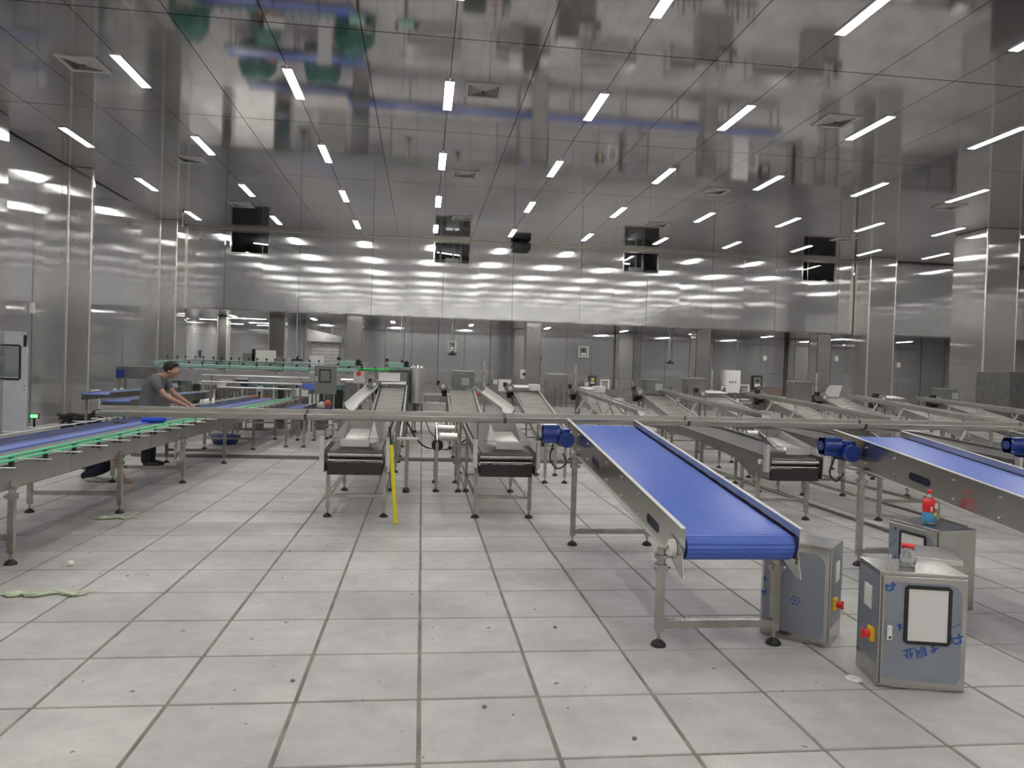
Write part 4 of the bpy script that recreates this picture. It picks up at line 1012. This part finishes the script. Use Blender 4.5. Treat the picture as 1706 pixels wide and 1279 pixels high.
# filler machines behind elevators
def filler(x, y, label, s=1.):
    t = thing('filling_machine', label, 'machine', (x, y, 0), 0, 'filling machines behind the elevators')
    MB().box(-.5*s, .1*s, 0, .5, 0, 1.62).build('cabinet_body', 'pan' if x < 3 else 'steel', t, .01); MB().box(-.5*s, .1*s, -.02, .5, 1.62, 1.66).build('roof', 'steel_bright', t)
    fr = MB()
    for a in (.12*s, .62*s):
        for b in (.02, .48): fr.bar((a, b, 0), (a, b, 1.62), .025)
    for z_ in (1.6, 1.1): fr.bar((.12*s, .02, z_), (.62*s, .02, z_), .02); fr.bar((.12*s, .48, z_), (.62*s, .48, z_), .02)
    fr.build('guard_frame', 'steel_leg', t)
    MB().box(.62*s, .8*s, .05, .3, 1.0, 1.45).build('operator_panel', 'grey_box', t, .01); MB().box(.65*s, .77*s, .04, .05, 1.3, 1.42).build('screen', 'paper', t)
    MB().cyl((.4*s, .2, 1.2), (.4*s, .2, 1.95), .03, 10).cyl((.4*s, .2, 1.2), (.4*s, .2, 1.32), .09, 14).build('fill_column', 'steel_bright', t)
    MB().box(.12*s, .62*s, .02, .48, .0, .95).build('base_cabinet', 'steel', t); MB().cyl((.3, .25, 1.95), (.3, .25, HL-.01), .014, 8).build('supply_pipe', 'steel', t)
    MB().box(.22*s, .52*s, .08, .3, .96, 1.04).build('tray', 'red' if x < 3 else 'steel_dull', t)
    return t
filler(1.35, 20.6, 'steel filling machine with open guard frame behind the second elevator')
filler(4.2, 21.6, 'steel filling machine with open guard frame right of the front room column')
filler(8.9, 22.6, 'steel filling machine partly hidden behind the fifth elevator')
filler(12.6, 22.8, 'steel filling machine partly hidden behind the eighth elevator')
t = thing('valve_box', 'grey box with small valve on top, left of the second room column', 'box', (3.35, 24.5, 0), 0)
MB().box(-.25, .25, 0, .3, .0, 1.45).build('body', 'grey_box', t, .01); MB().box(-.06, .1, .1, .15, 1.45, 1.75).build('valve', 'white', t); MB().cyl((.06, .1, 1.6), (.06, .05, 1.6), .05, 10).build('valve_wheel', 'black', t)
t = thing('carton', 'white louvred carton left of the grey valve box', 'box', (2.75, 24.3, 0), 0)
MB().box(-.2, .2, 0, .3, 1.0, 1.4).build('body', 'paper', t, .01); MB().box(-.18, .18, .05, .25, 0, 1.0).build('stand', 'steel', t)
for i in range(3): MB().box(-.15, .15, -.006, 0, 1.1+i*.08, 1.13+i*.08).build('louvre', 'white', t)
# bundles of small upright pipes
for n, X in enumerate((3.55, 6.7, 8.3)):
    t = thing('pipe_manifold', 'row of short upright steel pipes behind the elevators, %s of three' % ['left', 'middle', 'right'][n], 'pipes', (X, 20.2, 0), 0, 'upright pipe manifolds')
    for k in range(6): MB().cyl((k*.16, 0, .0), (k*.16, 0, 1.15+.12*((k*7) % 3)), .022 if k % 2 else .035, 8).build('pipe', 'steel_dull' if k % 2 else 'steel', t)
    MB().box(-.1, .95, .03, .09, .78, .86).build('header', 'steel', t)

# utility drops on the rear wall
for n, (X, z0) in enumerate(((-4.0, 1.9), (.3, 1.9), (2.4, 2.35), (6.1, 2.25), (12.0, 2.3), (19.3, 2.0))):
    t = thing('supply_drop', 'thin vertical pipe drop with black valve on the rear wall, %s from the left' % (['first']+ORD[1:])[n], 'pipe', (X-1.2, 31.4, z0), 0, 'vertical pipe drops')
    MB().cyl((0, 0, 0), (0, 0, HL-z0-.005), .02, 8).build('pipe', 'steel_bright', t); MB().cyl((.12, 0, .1), (.12, 0, HL-z0-.005), .015, 8).build('pipe', 'steel_dull', t)
    MB().box(-.1, .22, -.03, .03, -.05, .02).cyl((.05, 0, -.05), (.05, 0, .12), .05, 8).build('valve', 'black', t)

# wall fittings
def wall_box(x, z0, z1, w_, label, m='steel_bright', inner='black'):
    t = thing('wall_control_box', label, 'control box', (x, YE, z0), 0)
    MB().box(0, w_, -.12, 0, 0, z1-z0).build('housing', m, t, .006); MB().box(w_*.15, w_*.85, -.125, -.12, (z1-z0)*.12, (z1-z0)*.88).build('cover_window', 'grey_box', t)
    MB().cyl((w_*.5, -.14, (z1-z0)*.62), (w_*.5, -.12, (z1-z0)*.62), w_*.16, 12).build('gauge', inner, t); MB().box(w_*.25, w_*.75, -.135, -.125, (z1-z0)*.2, (z1-z0)*.38).build('plate', 'white', t)
wall_box(1.13, 2.52, 3.02, .40, 'small instrument box high on the rear wall above the second elevator'); wall_box(7.24, 2.45, 2.98, .50, 'small instrument box high on the rear wall above the fourth elevator')
wall_box(15.86, 1.2, 1.86, .5, 'dark instrument box on the rear wall right of the white cabinet door', 'black'); wall_box(7.8, 1.15, 1.6, .35, 'small yellow marked box low on the rear wall', 'black', 'yellow')
def low_vent(loc, rz, w_, h_, label):
    t = thing('wall_vent', label, 'air vent', loc, rz, 'white framed wall vents')
    MB().prism([(0, 0), (w_, 0), (w_, h_), (0, h_)], 'y', -.03, 0, [[(.07, .07), (.07, h_-.07), (w_-.07, h_-.07), (w_-.07, .07)]]).build('vent_frame', 'white', t)
    MB().box(.06, w_-.06, -.008, 0, .06, h_-.06).build('vent_back', 'steel_dull', t)
    lo = MB()
    for i in range(int((h_-.16)/.05)): lo.box(.07, w_-.07, -.02, -.012, .08+i*.05, .1+i*.05)
    lo.build('louvres', 'vent', t, kind='stuff')
low_vent((XL, 21.65, .05), PI/2, .78, .74, 'white framed vent low on the left wall, just beyond the second column')
low_vent((XL, 23.42, .05), PI/2, .78, .74, 'white framed vent low on the left wall, farther from the second column')
low_vent((8.37, YE, .75), 0, .45, .7, 'white framed vent on the rear wall behind the fourth elevator'); low_vent((9.42, YE, .65), 0, .54, .75, 'white framed vent on the rear wall behind the fifth elevator')
low_vent((12.9, YE, .7), 0, .5, .7, 'white framed vent on the rear wall left of the white cabinet door'); low_vent((15.2, YE, .65), 0, .56, .76, 'white framed vent on the rear wall right of the white cabinet door')
t = thing('wall_cabinet', 'tall pale cabinet with printed marks against the rear wall', 'cabinet', (14.42, YE-.3, 0), 0)
MB().box(0, .75, 0, .3, 0, 2.08).build('body', 'paper', t, .01); MB().box(.03, .72, -.006, 0, .1, 2.04).build('door', 'paper', t)
for i in range(3): MB().box(.2+i*.13, .28+i*.13, -.009, -.006, 1.46, 1.56).build('mark', 'steel_dull', t)
for n, (x_, y_, z_, rz) in enumerate(((XL, 18.6, 2.68, PI/2), (-9.35, YE-2, 2.7, 0), (16.5, YE, 2.6, 0), (18.6, YE, 2.3, 0), (20.2, YE, 2.7, 0), (23.5, YE, 2.5, 0))):
    if n == 1: x_, y_, rz = -10.35, 33.0, PI/2
    t = thing('emergency_light', 'small white emergency lamp unit high on the wall, %s from the left' % (['first']+ORD[1:])[n], 'wall lamp', (x_, y_, z_), rz, 'white emergency wall lamps')
    MB().box(-.07, .07, -.08, 0, 0, .24).build('housing', 'white', t, .01); MB().cyl((-.0, -.09, .12), (0, -.08, .12), .04, 10).build('lamp_head', 'paper', t)
t = thing('exit_sign', 'small green lit exit sign low beside the open white door', 'sign', (-8.92, 18.3, .22), .0)
MB().box(-.10, .10, 0, .04, 0, .12).build('housing', 'black', t); g2 = MB().box(-.08, .08, -.003, 0, .02, .10).build('lit_face', 'exit', t)
MB().box(-.02, .02, .0, .03, -.22, 0).build('stand', 'black', t)
# roll up door
t = struct(MB().box(-4.95, -3.75, YE-.06, YE-.02, 0, 2.75).build('door_1', 'steel'))
for i in range(18): MB().box(-4.95, -3.75, YE-.075, YE-.06, .1+i*.15, .1+i*.15+.13).build('slat', 'rail_sheet', t)
MB().prism([(-5.1, 3.3), (-3.6, 3.0), (-3.6, 2.75), (-5.1, 2.75)], 'y', YE-.5, YE-.08).build('hood', 'rail_sheet', t)
for n, X in enumerate((-10.35,)):
    for k, yy in enumerate((31.6, 36.0)):
        t = thing('wall_socket_box', 'small dark box on the passage wall, %s one' % ['near', 'far'][k], 'box', (X, yy, 1.9), PI/2, 'dark boxes on the passage wall')
        MB().box(-.12, .12, -.08, 0, 0, .32).build('housing', 'black', t, .01); MB().box(-.08, .08, -.085, -.08, .05, .27).build('cover', 'grey_box', t)
t = thing('display_board', 'white board and dark box standing on the back strand of the green railed line', 'box', (-4.5, 21.6, 0), 0)
MB().box(-.2, .35, 0, .05, 1.72, 2.05).build('board', 'white', t); MB().box(-.55, -.25, 0, .1, 1.72, 1.95).build('dark_box', 'grey_box', t); MB().box(0, .04, 0, .04, 0, 1.72).build('post', 'steel_leg', t); MB().box(-.42, -.38, 0, .04, 0, 1.72).build('post', 'steel_leg', t); MB().box(-.3, -.22, 0, .08, 1.72, 2.08).build('stack', 'black', t)
t = thing('white_panel', 'upright white sheet standing behind the green railed line', 'panel', (-3.35, 24.0, 0), .0)
MB().box(-.22, .22, 0, .03, 0, 1.98).build('sheet', 'paper', t); MB().box(-.24, .24, -.05, .08, 0, .06).build('foot', 'steel_dull', t)

# open white door on the left
t = thing('open_door', 'white door leaf with black framed window standing open at the left edge', 'door', (-8.16, 16.4, 0), -.06)
dp = MB().prism([(-1.0, .01), (0, .01), (0, 1.78), (-.05, 2.17), (-1.0, 2.17)], 'y', 0, .05, [[(-.82, 1.22), (-.82, 1.84), (-.15, 1.84), (-.15, 1.22)]])
dp.build('leaf', 'doorw', t)
MB().prism([(-.86, 1.20), (-.82, 1.16), (-.15, 1.16), (-.11, 1.20), (-.11, 1.86), (-.15, 1.90), (-.82, 1.90), (-.86, 1.86)], 'y', -.012, .062, [[(-.82, 1.20), (-.82, 1.86), (-.15, 1.86), (-.15, 1.20)]]).build('window_frame', 'black', t)
MB().box(-.83, -.14, .02, .028, 1.19, 1.87).build('pane', 'glass', t)
MB().box(-.06, .0, -.02, .0, 1.86, 2.1).build('door_closer', 'black', t); MB().box(-.05, -.02, -.015, 0, .96, .98).box(-.05, -.02, -.015, 0, 1.03, 1.05).build('latch', 'steel_dull', t)
# hose coil
hc = []
for i in range(120):
    a = i*2*PI/24; r_ = .30+.012*(i//24)+.03*math.sin(i*.7); hc.append((-7.85+r_*1.3*math.cos(a), 18.2+r_*.8*math.sin(a), .05+.07*(i//24)+.02*math.sin(a*1.5+i)))
tag(MB().tube(hc, .03, 6).build('hose_coil', 'black'), 'coil of black hose on the floor beyond the left conveyor', 'hose')
cable([(-7.5, 17.8, .1), (-7.35, 17.7, .46), (-7.0, 17.6, .42), (-6.75, 17.5, .14), (-6.6, 17.5, .03)], .035, 'black hose arching from the coil beyond the left conveyor', 'hose')

# right hand machine
t = thing('stainless_oven', 'big dark stainless steel machine cabinet at the right edge in front of the column', 'machine', (15.67, 18.0, 0), 0)
MB().box(0, .96, 0, 1.2, 0, 2.08).build('body', 'steel_dull', t, .01); MB().box(1.0, 3.0, .1, 1.2, 0, 1.7).build('side_unit', 'steel_dull', t, .01); MB().box(.98, 3.0, -.2, .6, 1.78, 2.08).build('canopy', 'steel_bright', t, .01)
MB().box(.98, 1.0, 0, 1.2, 0, 1.75).build('gap_strip', 'black', t); MB().box(1.2, 2.6, .05, .1, 1.0, 1.05).build('shelf', 'steel_bright', t)

# things under and around the left conveyor
t = thing('blue_tub', 'navy blue plastic tub under the left conveyor beyond the trough', 'tub', (-3.95, 15.6, 0), 0)
MB().lathe([(0, .0), (.22, .0), (.30, .17), (.31, .18), (.28, .18), (.20, .02), (0, .02)], n=24).build('tub_body', 'motor_blue', t)
t = thing('hanging_film', 'clear plastic film bag hanging from the left conveyor rail', 'plastic film', (-3.22, 10.35, 0), 0)
prof = [(0, 0), (.03, .005), (.055, .12), (.062, .3), (.05, .48), (.045, .56), (.03, .62), (.0, .64)]
MB().lathe([(r_*(1+.1*math.sin(i*2.3)), .2+z_) for i, (r_, z_) in enumerate(prof)], n=10).build('film_body', 'clear', t)
MB().cyl((0, 0, .84), (.06, 0, .85), .004, 6).build('film_tie', 'white', t)
for n, (X, Y, L_, lab) in enumerate(((-2.62, 5.40, .5, 'crumpled pale green plastic wrap on the floor at the lower left'), (-3.1, 8.0, .30, 'crumpled pale green plastic strip on the floor beside the left conveyor leg'))):
    mb = MB(); 
    for q in range(3):
        pr_ = [(X-.2+q*.05+k*L_/8, Y+.05*math.sin(k*1.3+q*2)+q*.02, .008+.012*abs(math.sin(k*2.1+q))) for k in range(9)]
        for (a, b) in zip(pr_[:-1], pr_[1:]): mb.bar(a, b, .035-.008*q, .003)
    mb.lathe([(0, 0), (.05, .004), (.06, .015), (.03, .03), (0, .03)], (X-.12, Y, 0), 9)
    tag(mb.build('plastic_wrap', 'film_green'), lab, 'plastic wrap')
tag(MB().lathe([(0, 0), (.022, .003), (.03, .02), (.018, .04), (0, .042)], (-2.72, 6.18, 0), 10).build('paper_ball', 'white'), 'small white paper ball on the floor near the left conveyor', 'litter')
for n, (X, Y) in enumerate(((-.62, 3.9), (1.0, 3.2), (.9, 4.65), (.35, 3.55), (2.9, 2.9))):
    tag(MB().lathe([(0, 0), (.010, .0), (.012, .008), (.004, .013), (0, .013)], (X, Y, 0), 7).build('pebble', 'steel_dull'), 'tiny dark crumb of debris on the floor, '+['bottom centre', 'bottom right of centre', 'right of the long column joint', 'just left of that joint', 'lower right corner'][n], 'debris', 'crumbs of debris on the foreground floor')
t = thing('colour_bags', 'pile of orange blue and red bags under the grey control panel', 'bags', (-2.25, 18.3, 0), 0)
for n, (dx, dz, m_) in enumerate(((-.15, .62, 'paper'), (.0, .66, 'orange'), (.08, .58, 'belt_pale'), (.22, .62, 'red'))): MB().lathe([(0, 0), (.07, .02), (.09, .09), (.04, .16), (0, .17)], (dx, 0, dz), 10).build('bag', m_, t)
MB().box(-.35, .35, -.15, .15, .55, .6).build('shelf', 'steel', t)
for a in (-.3, .3): MB().box(a-.02, a+.02, -.02, .02, 0, .55).build('shelf_leg', 'steel_leg', t)
# boxes of mixed goods seen between rails
for n, (X, Y, z_, m_) in enumerate(((-4.45, 18.2, .98, 'copper'), (-4.4, 18.8, 1.1, 'navy'), (-2.9, 18.3, .9, 'white'), (-4.75, 18.6, 1.05, 'paper'), (-2.85, 18.8, 1.05, 'belt_pale'))):
    t = thing('parts_crate', ['brown', 'navy', 'cream', 'pale grey', 'blue'][n]+' crate of loose parts on a stand behind the left conveyor end', 'crate', (X, Y, 0), .2*n, 'crates behind the left conveyor end')
    MB().box(-.15, .15, -.12, .12, z_, z_+.16).build('crate_body', m_, t, .01); MB().box(-.13, .13, -.1, .1, z_+.16, z_+.2).build('contents', 'steel_bright' if n % 2 else 'copper', t)
    for a in (-1, 1):
        for b in (-1, 1): MB().box(a*.12-.015, a*.12+.015, b*.09-.015, b*.09+.015, 0, z_).build('stand_leg', 'steel_leg', t)

# ------------------------------------------------------------------ people
def skin_obj(name, verts, edges, radii, m, parent, sub=2, root=0):
    me = bpy.data.meshes.new(name); me.from_pydata([tuple(v) for v in verts], edges, []); me.materials.append(M[m] if isinstance(m, str) else m)
    o = bpy.data.objects.new(name, me); C.objects.link(o); o.parent = parent
    sk = o.modifiers.new('skin', 'SKIN'); sk.use_smooth_shade = True
    sv = me.skin_vertices[0].data
    for i, r in enumerate(radii):
        sv[i].radius = r if isinstance(r, tuple) else (r, r); sv[i].use_root = (i == root)
    ss = o.modifiers.new('sub', 'SUBSURF'); ss.levels = sub; ss.render_levels = sub
    return o
class Sk:
    def __init__(s): s.v = []; s.e = []; s.r = []
    def chain(s, pts, start=None):
        p = start
        for (pt, r) in pts:
            s.v.append(Vector(pt)); s.r.append(r); i = len(s.v)-1
            if p is not None: s.e.append((p, i))
            p = i
        return p
def hand(sk, wrist_i, wrist, d, side, palm_n):
    """palm along d, fingers curl towards palm_n; side = direction from little finger to thumb"""
    d = Vector(d).normalized(); side = Vector(side).normalized(); pn = Vector(palm_n).normalized(); w0 = Vector(wrist)
    pc = sk.chain([(w0+d*.045, (.036, .02))], wrist_i)
    kn = sk.chain([(w0+d*.085, (.040, .017))], pc)
    for i, (o, l) in enumerate(((.030, .070), (.010, .078), (-.010, .072), (-.030, .058))):
        b = w0+d*.090+side*o
        sk.chain([(b, .0095), (b+d*l*.45+pn*.006, .0088), (b+d*l*.75+pn*.022, .008), (b+d*l*.9+pn*.042, .0072)], kn)
    b = w0+d*.03+side*.036
    sk.chain([(b, .013), (b+d*.03+side*.02+pn*.012, .0105), (b+d*.055+side*.024+pn*.03, .009)], pc)

WARP = False
def ball(c, r, n=14, m=10, keep=None):
    mb = MB(); prof = [(math.sin(PI*i/m), -math.cos(PI*i/m)) for i in range(m+1)]; vs = []; fs = []
    for pr_, pz_ in prof:
        for k in range(n): vs.append((c[0]+r[0]*pr_*math.cos(2*PI*k/n), c[1]+r[1]*pr_*math.sin(2*PI*k/n), c[2]+r[2]*pz_))
    for j in range(m):
        for k in range(n): fs.append((j*n+k, j*n+(k+1) % n, (j+1)*n+(k+1) % n, (j+1)*n+k))
    return mb.add(vs, fs, True)
def warp(v):
    f = max(0., min(1., (v[2]-1.0)/.42)); f = f*f*(3-2*f)
    return (v[0]-.115*f, v[1], v[2]-.075*f)
# standing worker, local origin at feet, faces +x
P = thing('person', 'man in grey t-shirt and black trousers bending over the left conveyor', 'person', (-4.20, 12.0, 0), 0)
P.scale = (1.03, 1.03, 1.03)
HIP = (.0, 0, .93)
b = Sk()
h0 = b.chain([((.0, 0, .93), (.10, .12)), ((.02, 0, 1.06), (.09, .11)), ((.09, 0, 1.2), (.10, .12)), ((.2, 0, 1.34), (.10, .13)), ((.27, -0, 1.42), (.07, .09)), ((.335, 0, 1.455), .055), ((.385, 0, 1.485), .056)])
# head chain
b.chain([((.43, 0, 1.515), (.078, .085)), ((.47, 0, 1.55), (.092, .098)), ((.455, .0, 1.60), (.06, .065))], h0)
b.chain([((.465, 0, 1.445), (.045, .045)), ((.49, 0, 1.425), (.022, .028))], len(b.v)-3)      # jaw, chin
hd = len(b.v)-4
b.chain([((.535, 0, 1.50), .026), ((.553, 0, 1.475), .013)], hd)                             # nose
for s in (-1, 1): b.chain([((.425, s*.085, 1.52), .02), ((.41, s*.098, 1.525), (.012, .018))], hd)
for s in (-1, 1):
    sh = b.chain([((.25, s*.10, 1.37), .06), ((.27, s*.19, 1.35), .055)], 3)
    el = (.33, s*.22, 1.09); wr = (.545, s*.13, .96)
    a = b.chain([((.29, s*.21, 1.25), .050), (el, .042), ((.43, s*.18, 1.02), .040), (wr, .026)], sh)
    hand(b, a, wr, (.85, -s*.15, -.5), (.1, -s*1, .1), (-.3, 0, -1))
for s in (-1, 1):
    b.chain([((.0, s*.09, .86), .07), ((.03, s*.11, .52), .062), ((.04, s*.11, .46), .058), ((.02, s*.11, .30), .056), ((.03, s*.11, .09), .032), ((.07, s*.11, .045), .028), ((.15, s*.12, .035), .022)], 0)
skin_obj('body', [warp(v) for v in b.v], b.e, b.r, 'skin', P)
c = Sk()
c.chain([((-.01, 0, .80), (.15, .18)), ((-.01, 0, .88), (.155, .185)), ((.0, 0, .92), (.155, .18)), ((.01, 0, 1.0), (.15, .17)), ((.05, 0, 1.12), (.14, .165)), ((.12, 0, 1.24), (.15, .17)), ((.2, 0, 1.35), (.14, .17)), ((.265, 0, 1.42), (.09, .11))])
for s in (-1, 1): c.chain([((.25, s*.13, 1.385), .098), ((.27, s*.20, 1.36), .083), ((.29, s*.215, 1.27), .068), ((.30, s*.22, 1.19), .066)], 6)
skin_obj('shirt', [warp(v) for v in c.v], c.e, c.r, 'shirt', P)
c = Sk()
c.chain([((-.0, 0, .98), (.14, .165)), ((.0, 0, .86), (.15, .17))])
for s in (-1, 1): c.chain([((.0, s*.10, .78), .112), ((.03, s*.11, .50), .082), ((.02, s*.11, .28), .074), ((.02, s*.11, .12), .068), ((.02, s*.11, .05), .060)], 1)
skin_obj('trousers', c.v, c.e, c.r, 'trousers', P)
for s in (-1, 1):
    c = Sk(); c.chain([((-.02, s*.11, .06), (.052, .055)), ((.06, s*.115, .055), (.05, .05)), ((.16, s*.12, .042), (.045, .038)), ((.22, s*.122, .034), (.036, .028))])
    skin_obj('shoe', c.v, c.e, c.r, 'shoe', P)
hx, hy, hz = warp((.45, 0, 1.578))
hb_ = ball((hx-.012, 0, hz+.006), (.118, .104, .108))
hb_.v = [(v[0], v[1], v[2]) if not (v[0] > hx+.02 and v[2] < hz+.01) else (hx+.02+(v[0]-hx-.02)*.3, v[1], hz+.01+(v[2]-hz-.01)*.3) for v in hb_.v]
hb_.build('hair', 'hair', P)
em = MB()
for s in (-1, 1):
    em.cyl((.549, s*.033, 1.522), (.556, s*.033, 1.518), .010, 8)
em.v = [warp(v) for v in em.v]; em.build('eyes', 'hair', P); mo_ = MB().box(.513, .522, -.022, .022, 1.446, 1.451); mo_.v = [warp(v) for v in mo_.v]; mo_.build('mouth', 'copper', P)
tag(MB().box(-3.66, -3.46, 11.86, 12.12, .845, .86).lathe([(0, 0), (.07, .0), (.08, .02), (.04, .045), (0, .045)], (-3.52, 11.98, .86), 10).box(-3.68, -3.46, 11.84, 12.14, .80, .845).build('blue_cloth', mat('blue cloth', (.05, .09, .42), .8)), 'blue cloth under the standing worker hands', 'cloth')

# crouching worker
P = thing('person', 'crouching worker in dark clothes under the left conveyor, one hand on the floor', 'person', (-4.33, 10.55, 0), 0)
b = Sk()
b.chain([((-.12, 0, .26), (.13, .15)), ((-.10, 0, .38), (.12, .14)), ((-.02, 0, .50), (.13, .15)), ((.06, 0, .58), (.12, .15)), ((.12, 0, .62), .07), ((.17, 0, .64), .052)])
b.chain([((.22, 0, .655), (.08, .085)), ((.29, 0, .67), (.09, .098)), ((.33, 0, .70), (.05, .06))], 5)
b.chain([((.26, 0, .585), .045), ((.30, 0, .58), .025)], 6); b.chain([((.375, 0, .635), .024), ((.395, 0, .62), .012)], 7)
for s in (-1, 1): b.chain([((.24, s*.085, .66), .02), ((.23, s*.098, .665), .014)], 7)
# arm on the floor (camera side), other arm raised
a = b.chain([((.10, -.13, .60), .08), ((.14, -.19, .56), .062), ((.24, -.22, .43), .048), ((.33, -.22, .30), .040), ((.385, -.22, .17), .036), ((.42, -.22, .07), .026)], 3)
hand(b, a, (.42, -.22, .062), (.75, -.1, -.32), (-.1, 1, .1), (.1, 0, -1))
a = b.chain([((.10, .13, .60), .08), ((.14, .19, .56), .062), ((.25, .2, .45), .048), ((.35, .18, .38), .040), ((.42, .15, .46), .034), ((.45, .13, .50), .026)], 3)
hand(b, a, (.45, .13, .50), (.4, 0, .8), (0, -1, 0), (-1, 0, .3))
for s, kx in ((-1, .14), (1, .16)):
    b.chain([((-.10, s*.11, .22), .09), ((.06, s*.13, .26), .078), ((kx, s*.14, .24), .06), ((.03, s*.13, .12), .05), ((-.10, s*.13, .07), .036), ((-.06 if s < 0 else -.16, s*.13, .04), .034), ((.04 if s < 0 else -.22, s*.14, .03), .026)], 0)
skin_obj('body', b.v, b.e, b.r, 'skin', P)
c = Sk(); c.chain([((-.13, 0, .30), (.155, .17)), ((-.10, 0, .38), (.145, .165)), ((-.02, 0, .50), (.15, .17)), ((.06, 0, .58), (.14, .165)), ((.11, 0, .62), (.085, .10))])
for s in (-1, 1): c.chain([((.10, s*.13, .60), .092), ((.14, s*.20, .55), .076), ((.21, s*.215, .47), .062)], 3)
skin_obj('shirt', c.v, c.e, c.r, 'navy', P)
c = Sk(); c.chain([((-.13, 0, .30), (.14, .17)), ((-.12, 0, .22), (.14, .165))])
for s, kx in ((-1, .15), (1, .17)): c.chain([((-.08, s*.11, .24), .13), ((.06, s*.13, .27), .12), ((kx, s*.14, .24), .10), ((.03, s*.13, .14), .085), ((-.10, s*.13, .085), .058), ((-.14, s*.13, .07), .05)], 1)
skin_obj('trousers', c.v, c.e, c.r, 'navy', P)
c = Sk(); c.chain([((-.12, -.13, .05), (.045, .045)), ((-.04, -.135, .05), (.048, .042)), ((.06, -.14, .04), (.044, .034)), ((.13, -.145, .032), (.035, .026))]); skin_obj('shoe', c.v, c.e, c.r, 'shoe_w', P)
c = Sk(); c.chain([((-.14, .13, .05), (.045, .04)), ((-.20, .14, .045), (.042, .036)), ((-.28, .14, .035), (.034, .028))]); skin_obj('shoe', c.v, c.e, c.r, 'shoe_w', P)
c = Sk(); c.chain([((.20, 0, .69), (.082, .09)), ((.26, 0, .725), (.098, .104)), ((.32, 0, .73), (.075, .09)), ((.36, 0, .71), (.04, .07))]); skin_obj('hair', c.v, c.e, c.r, 'hair', P)
em = MB()
for s in (-1, 1): em.cyl((.375, s*.033, .665), (.381, s*.033, .663), .010, 8)
em.build('eyes', 'hair', P)
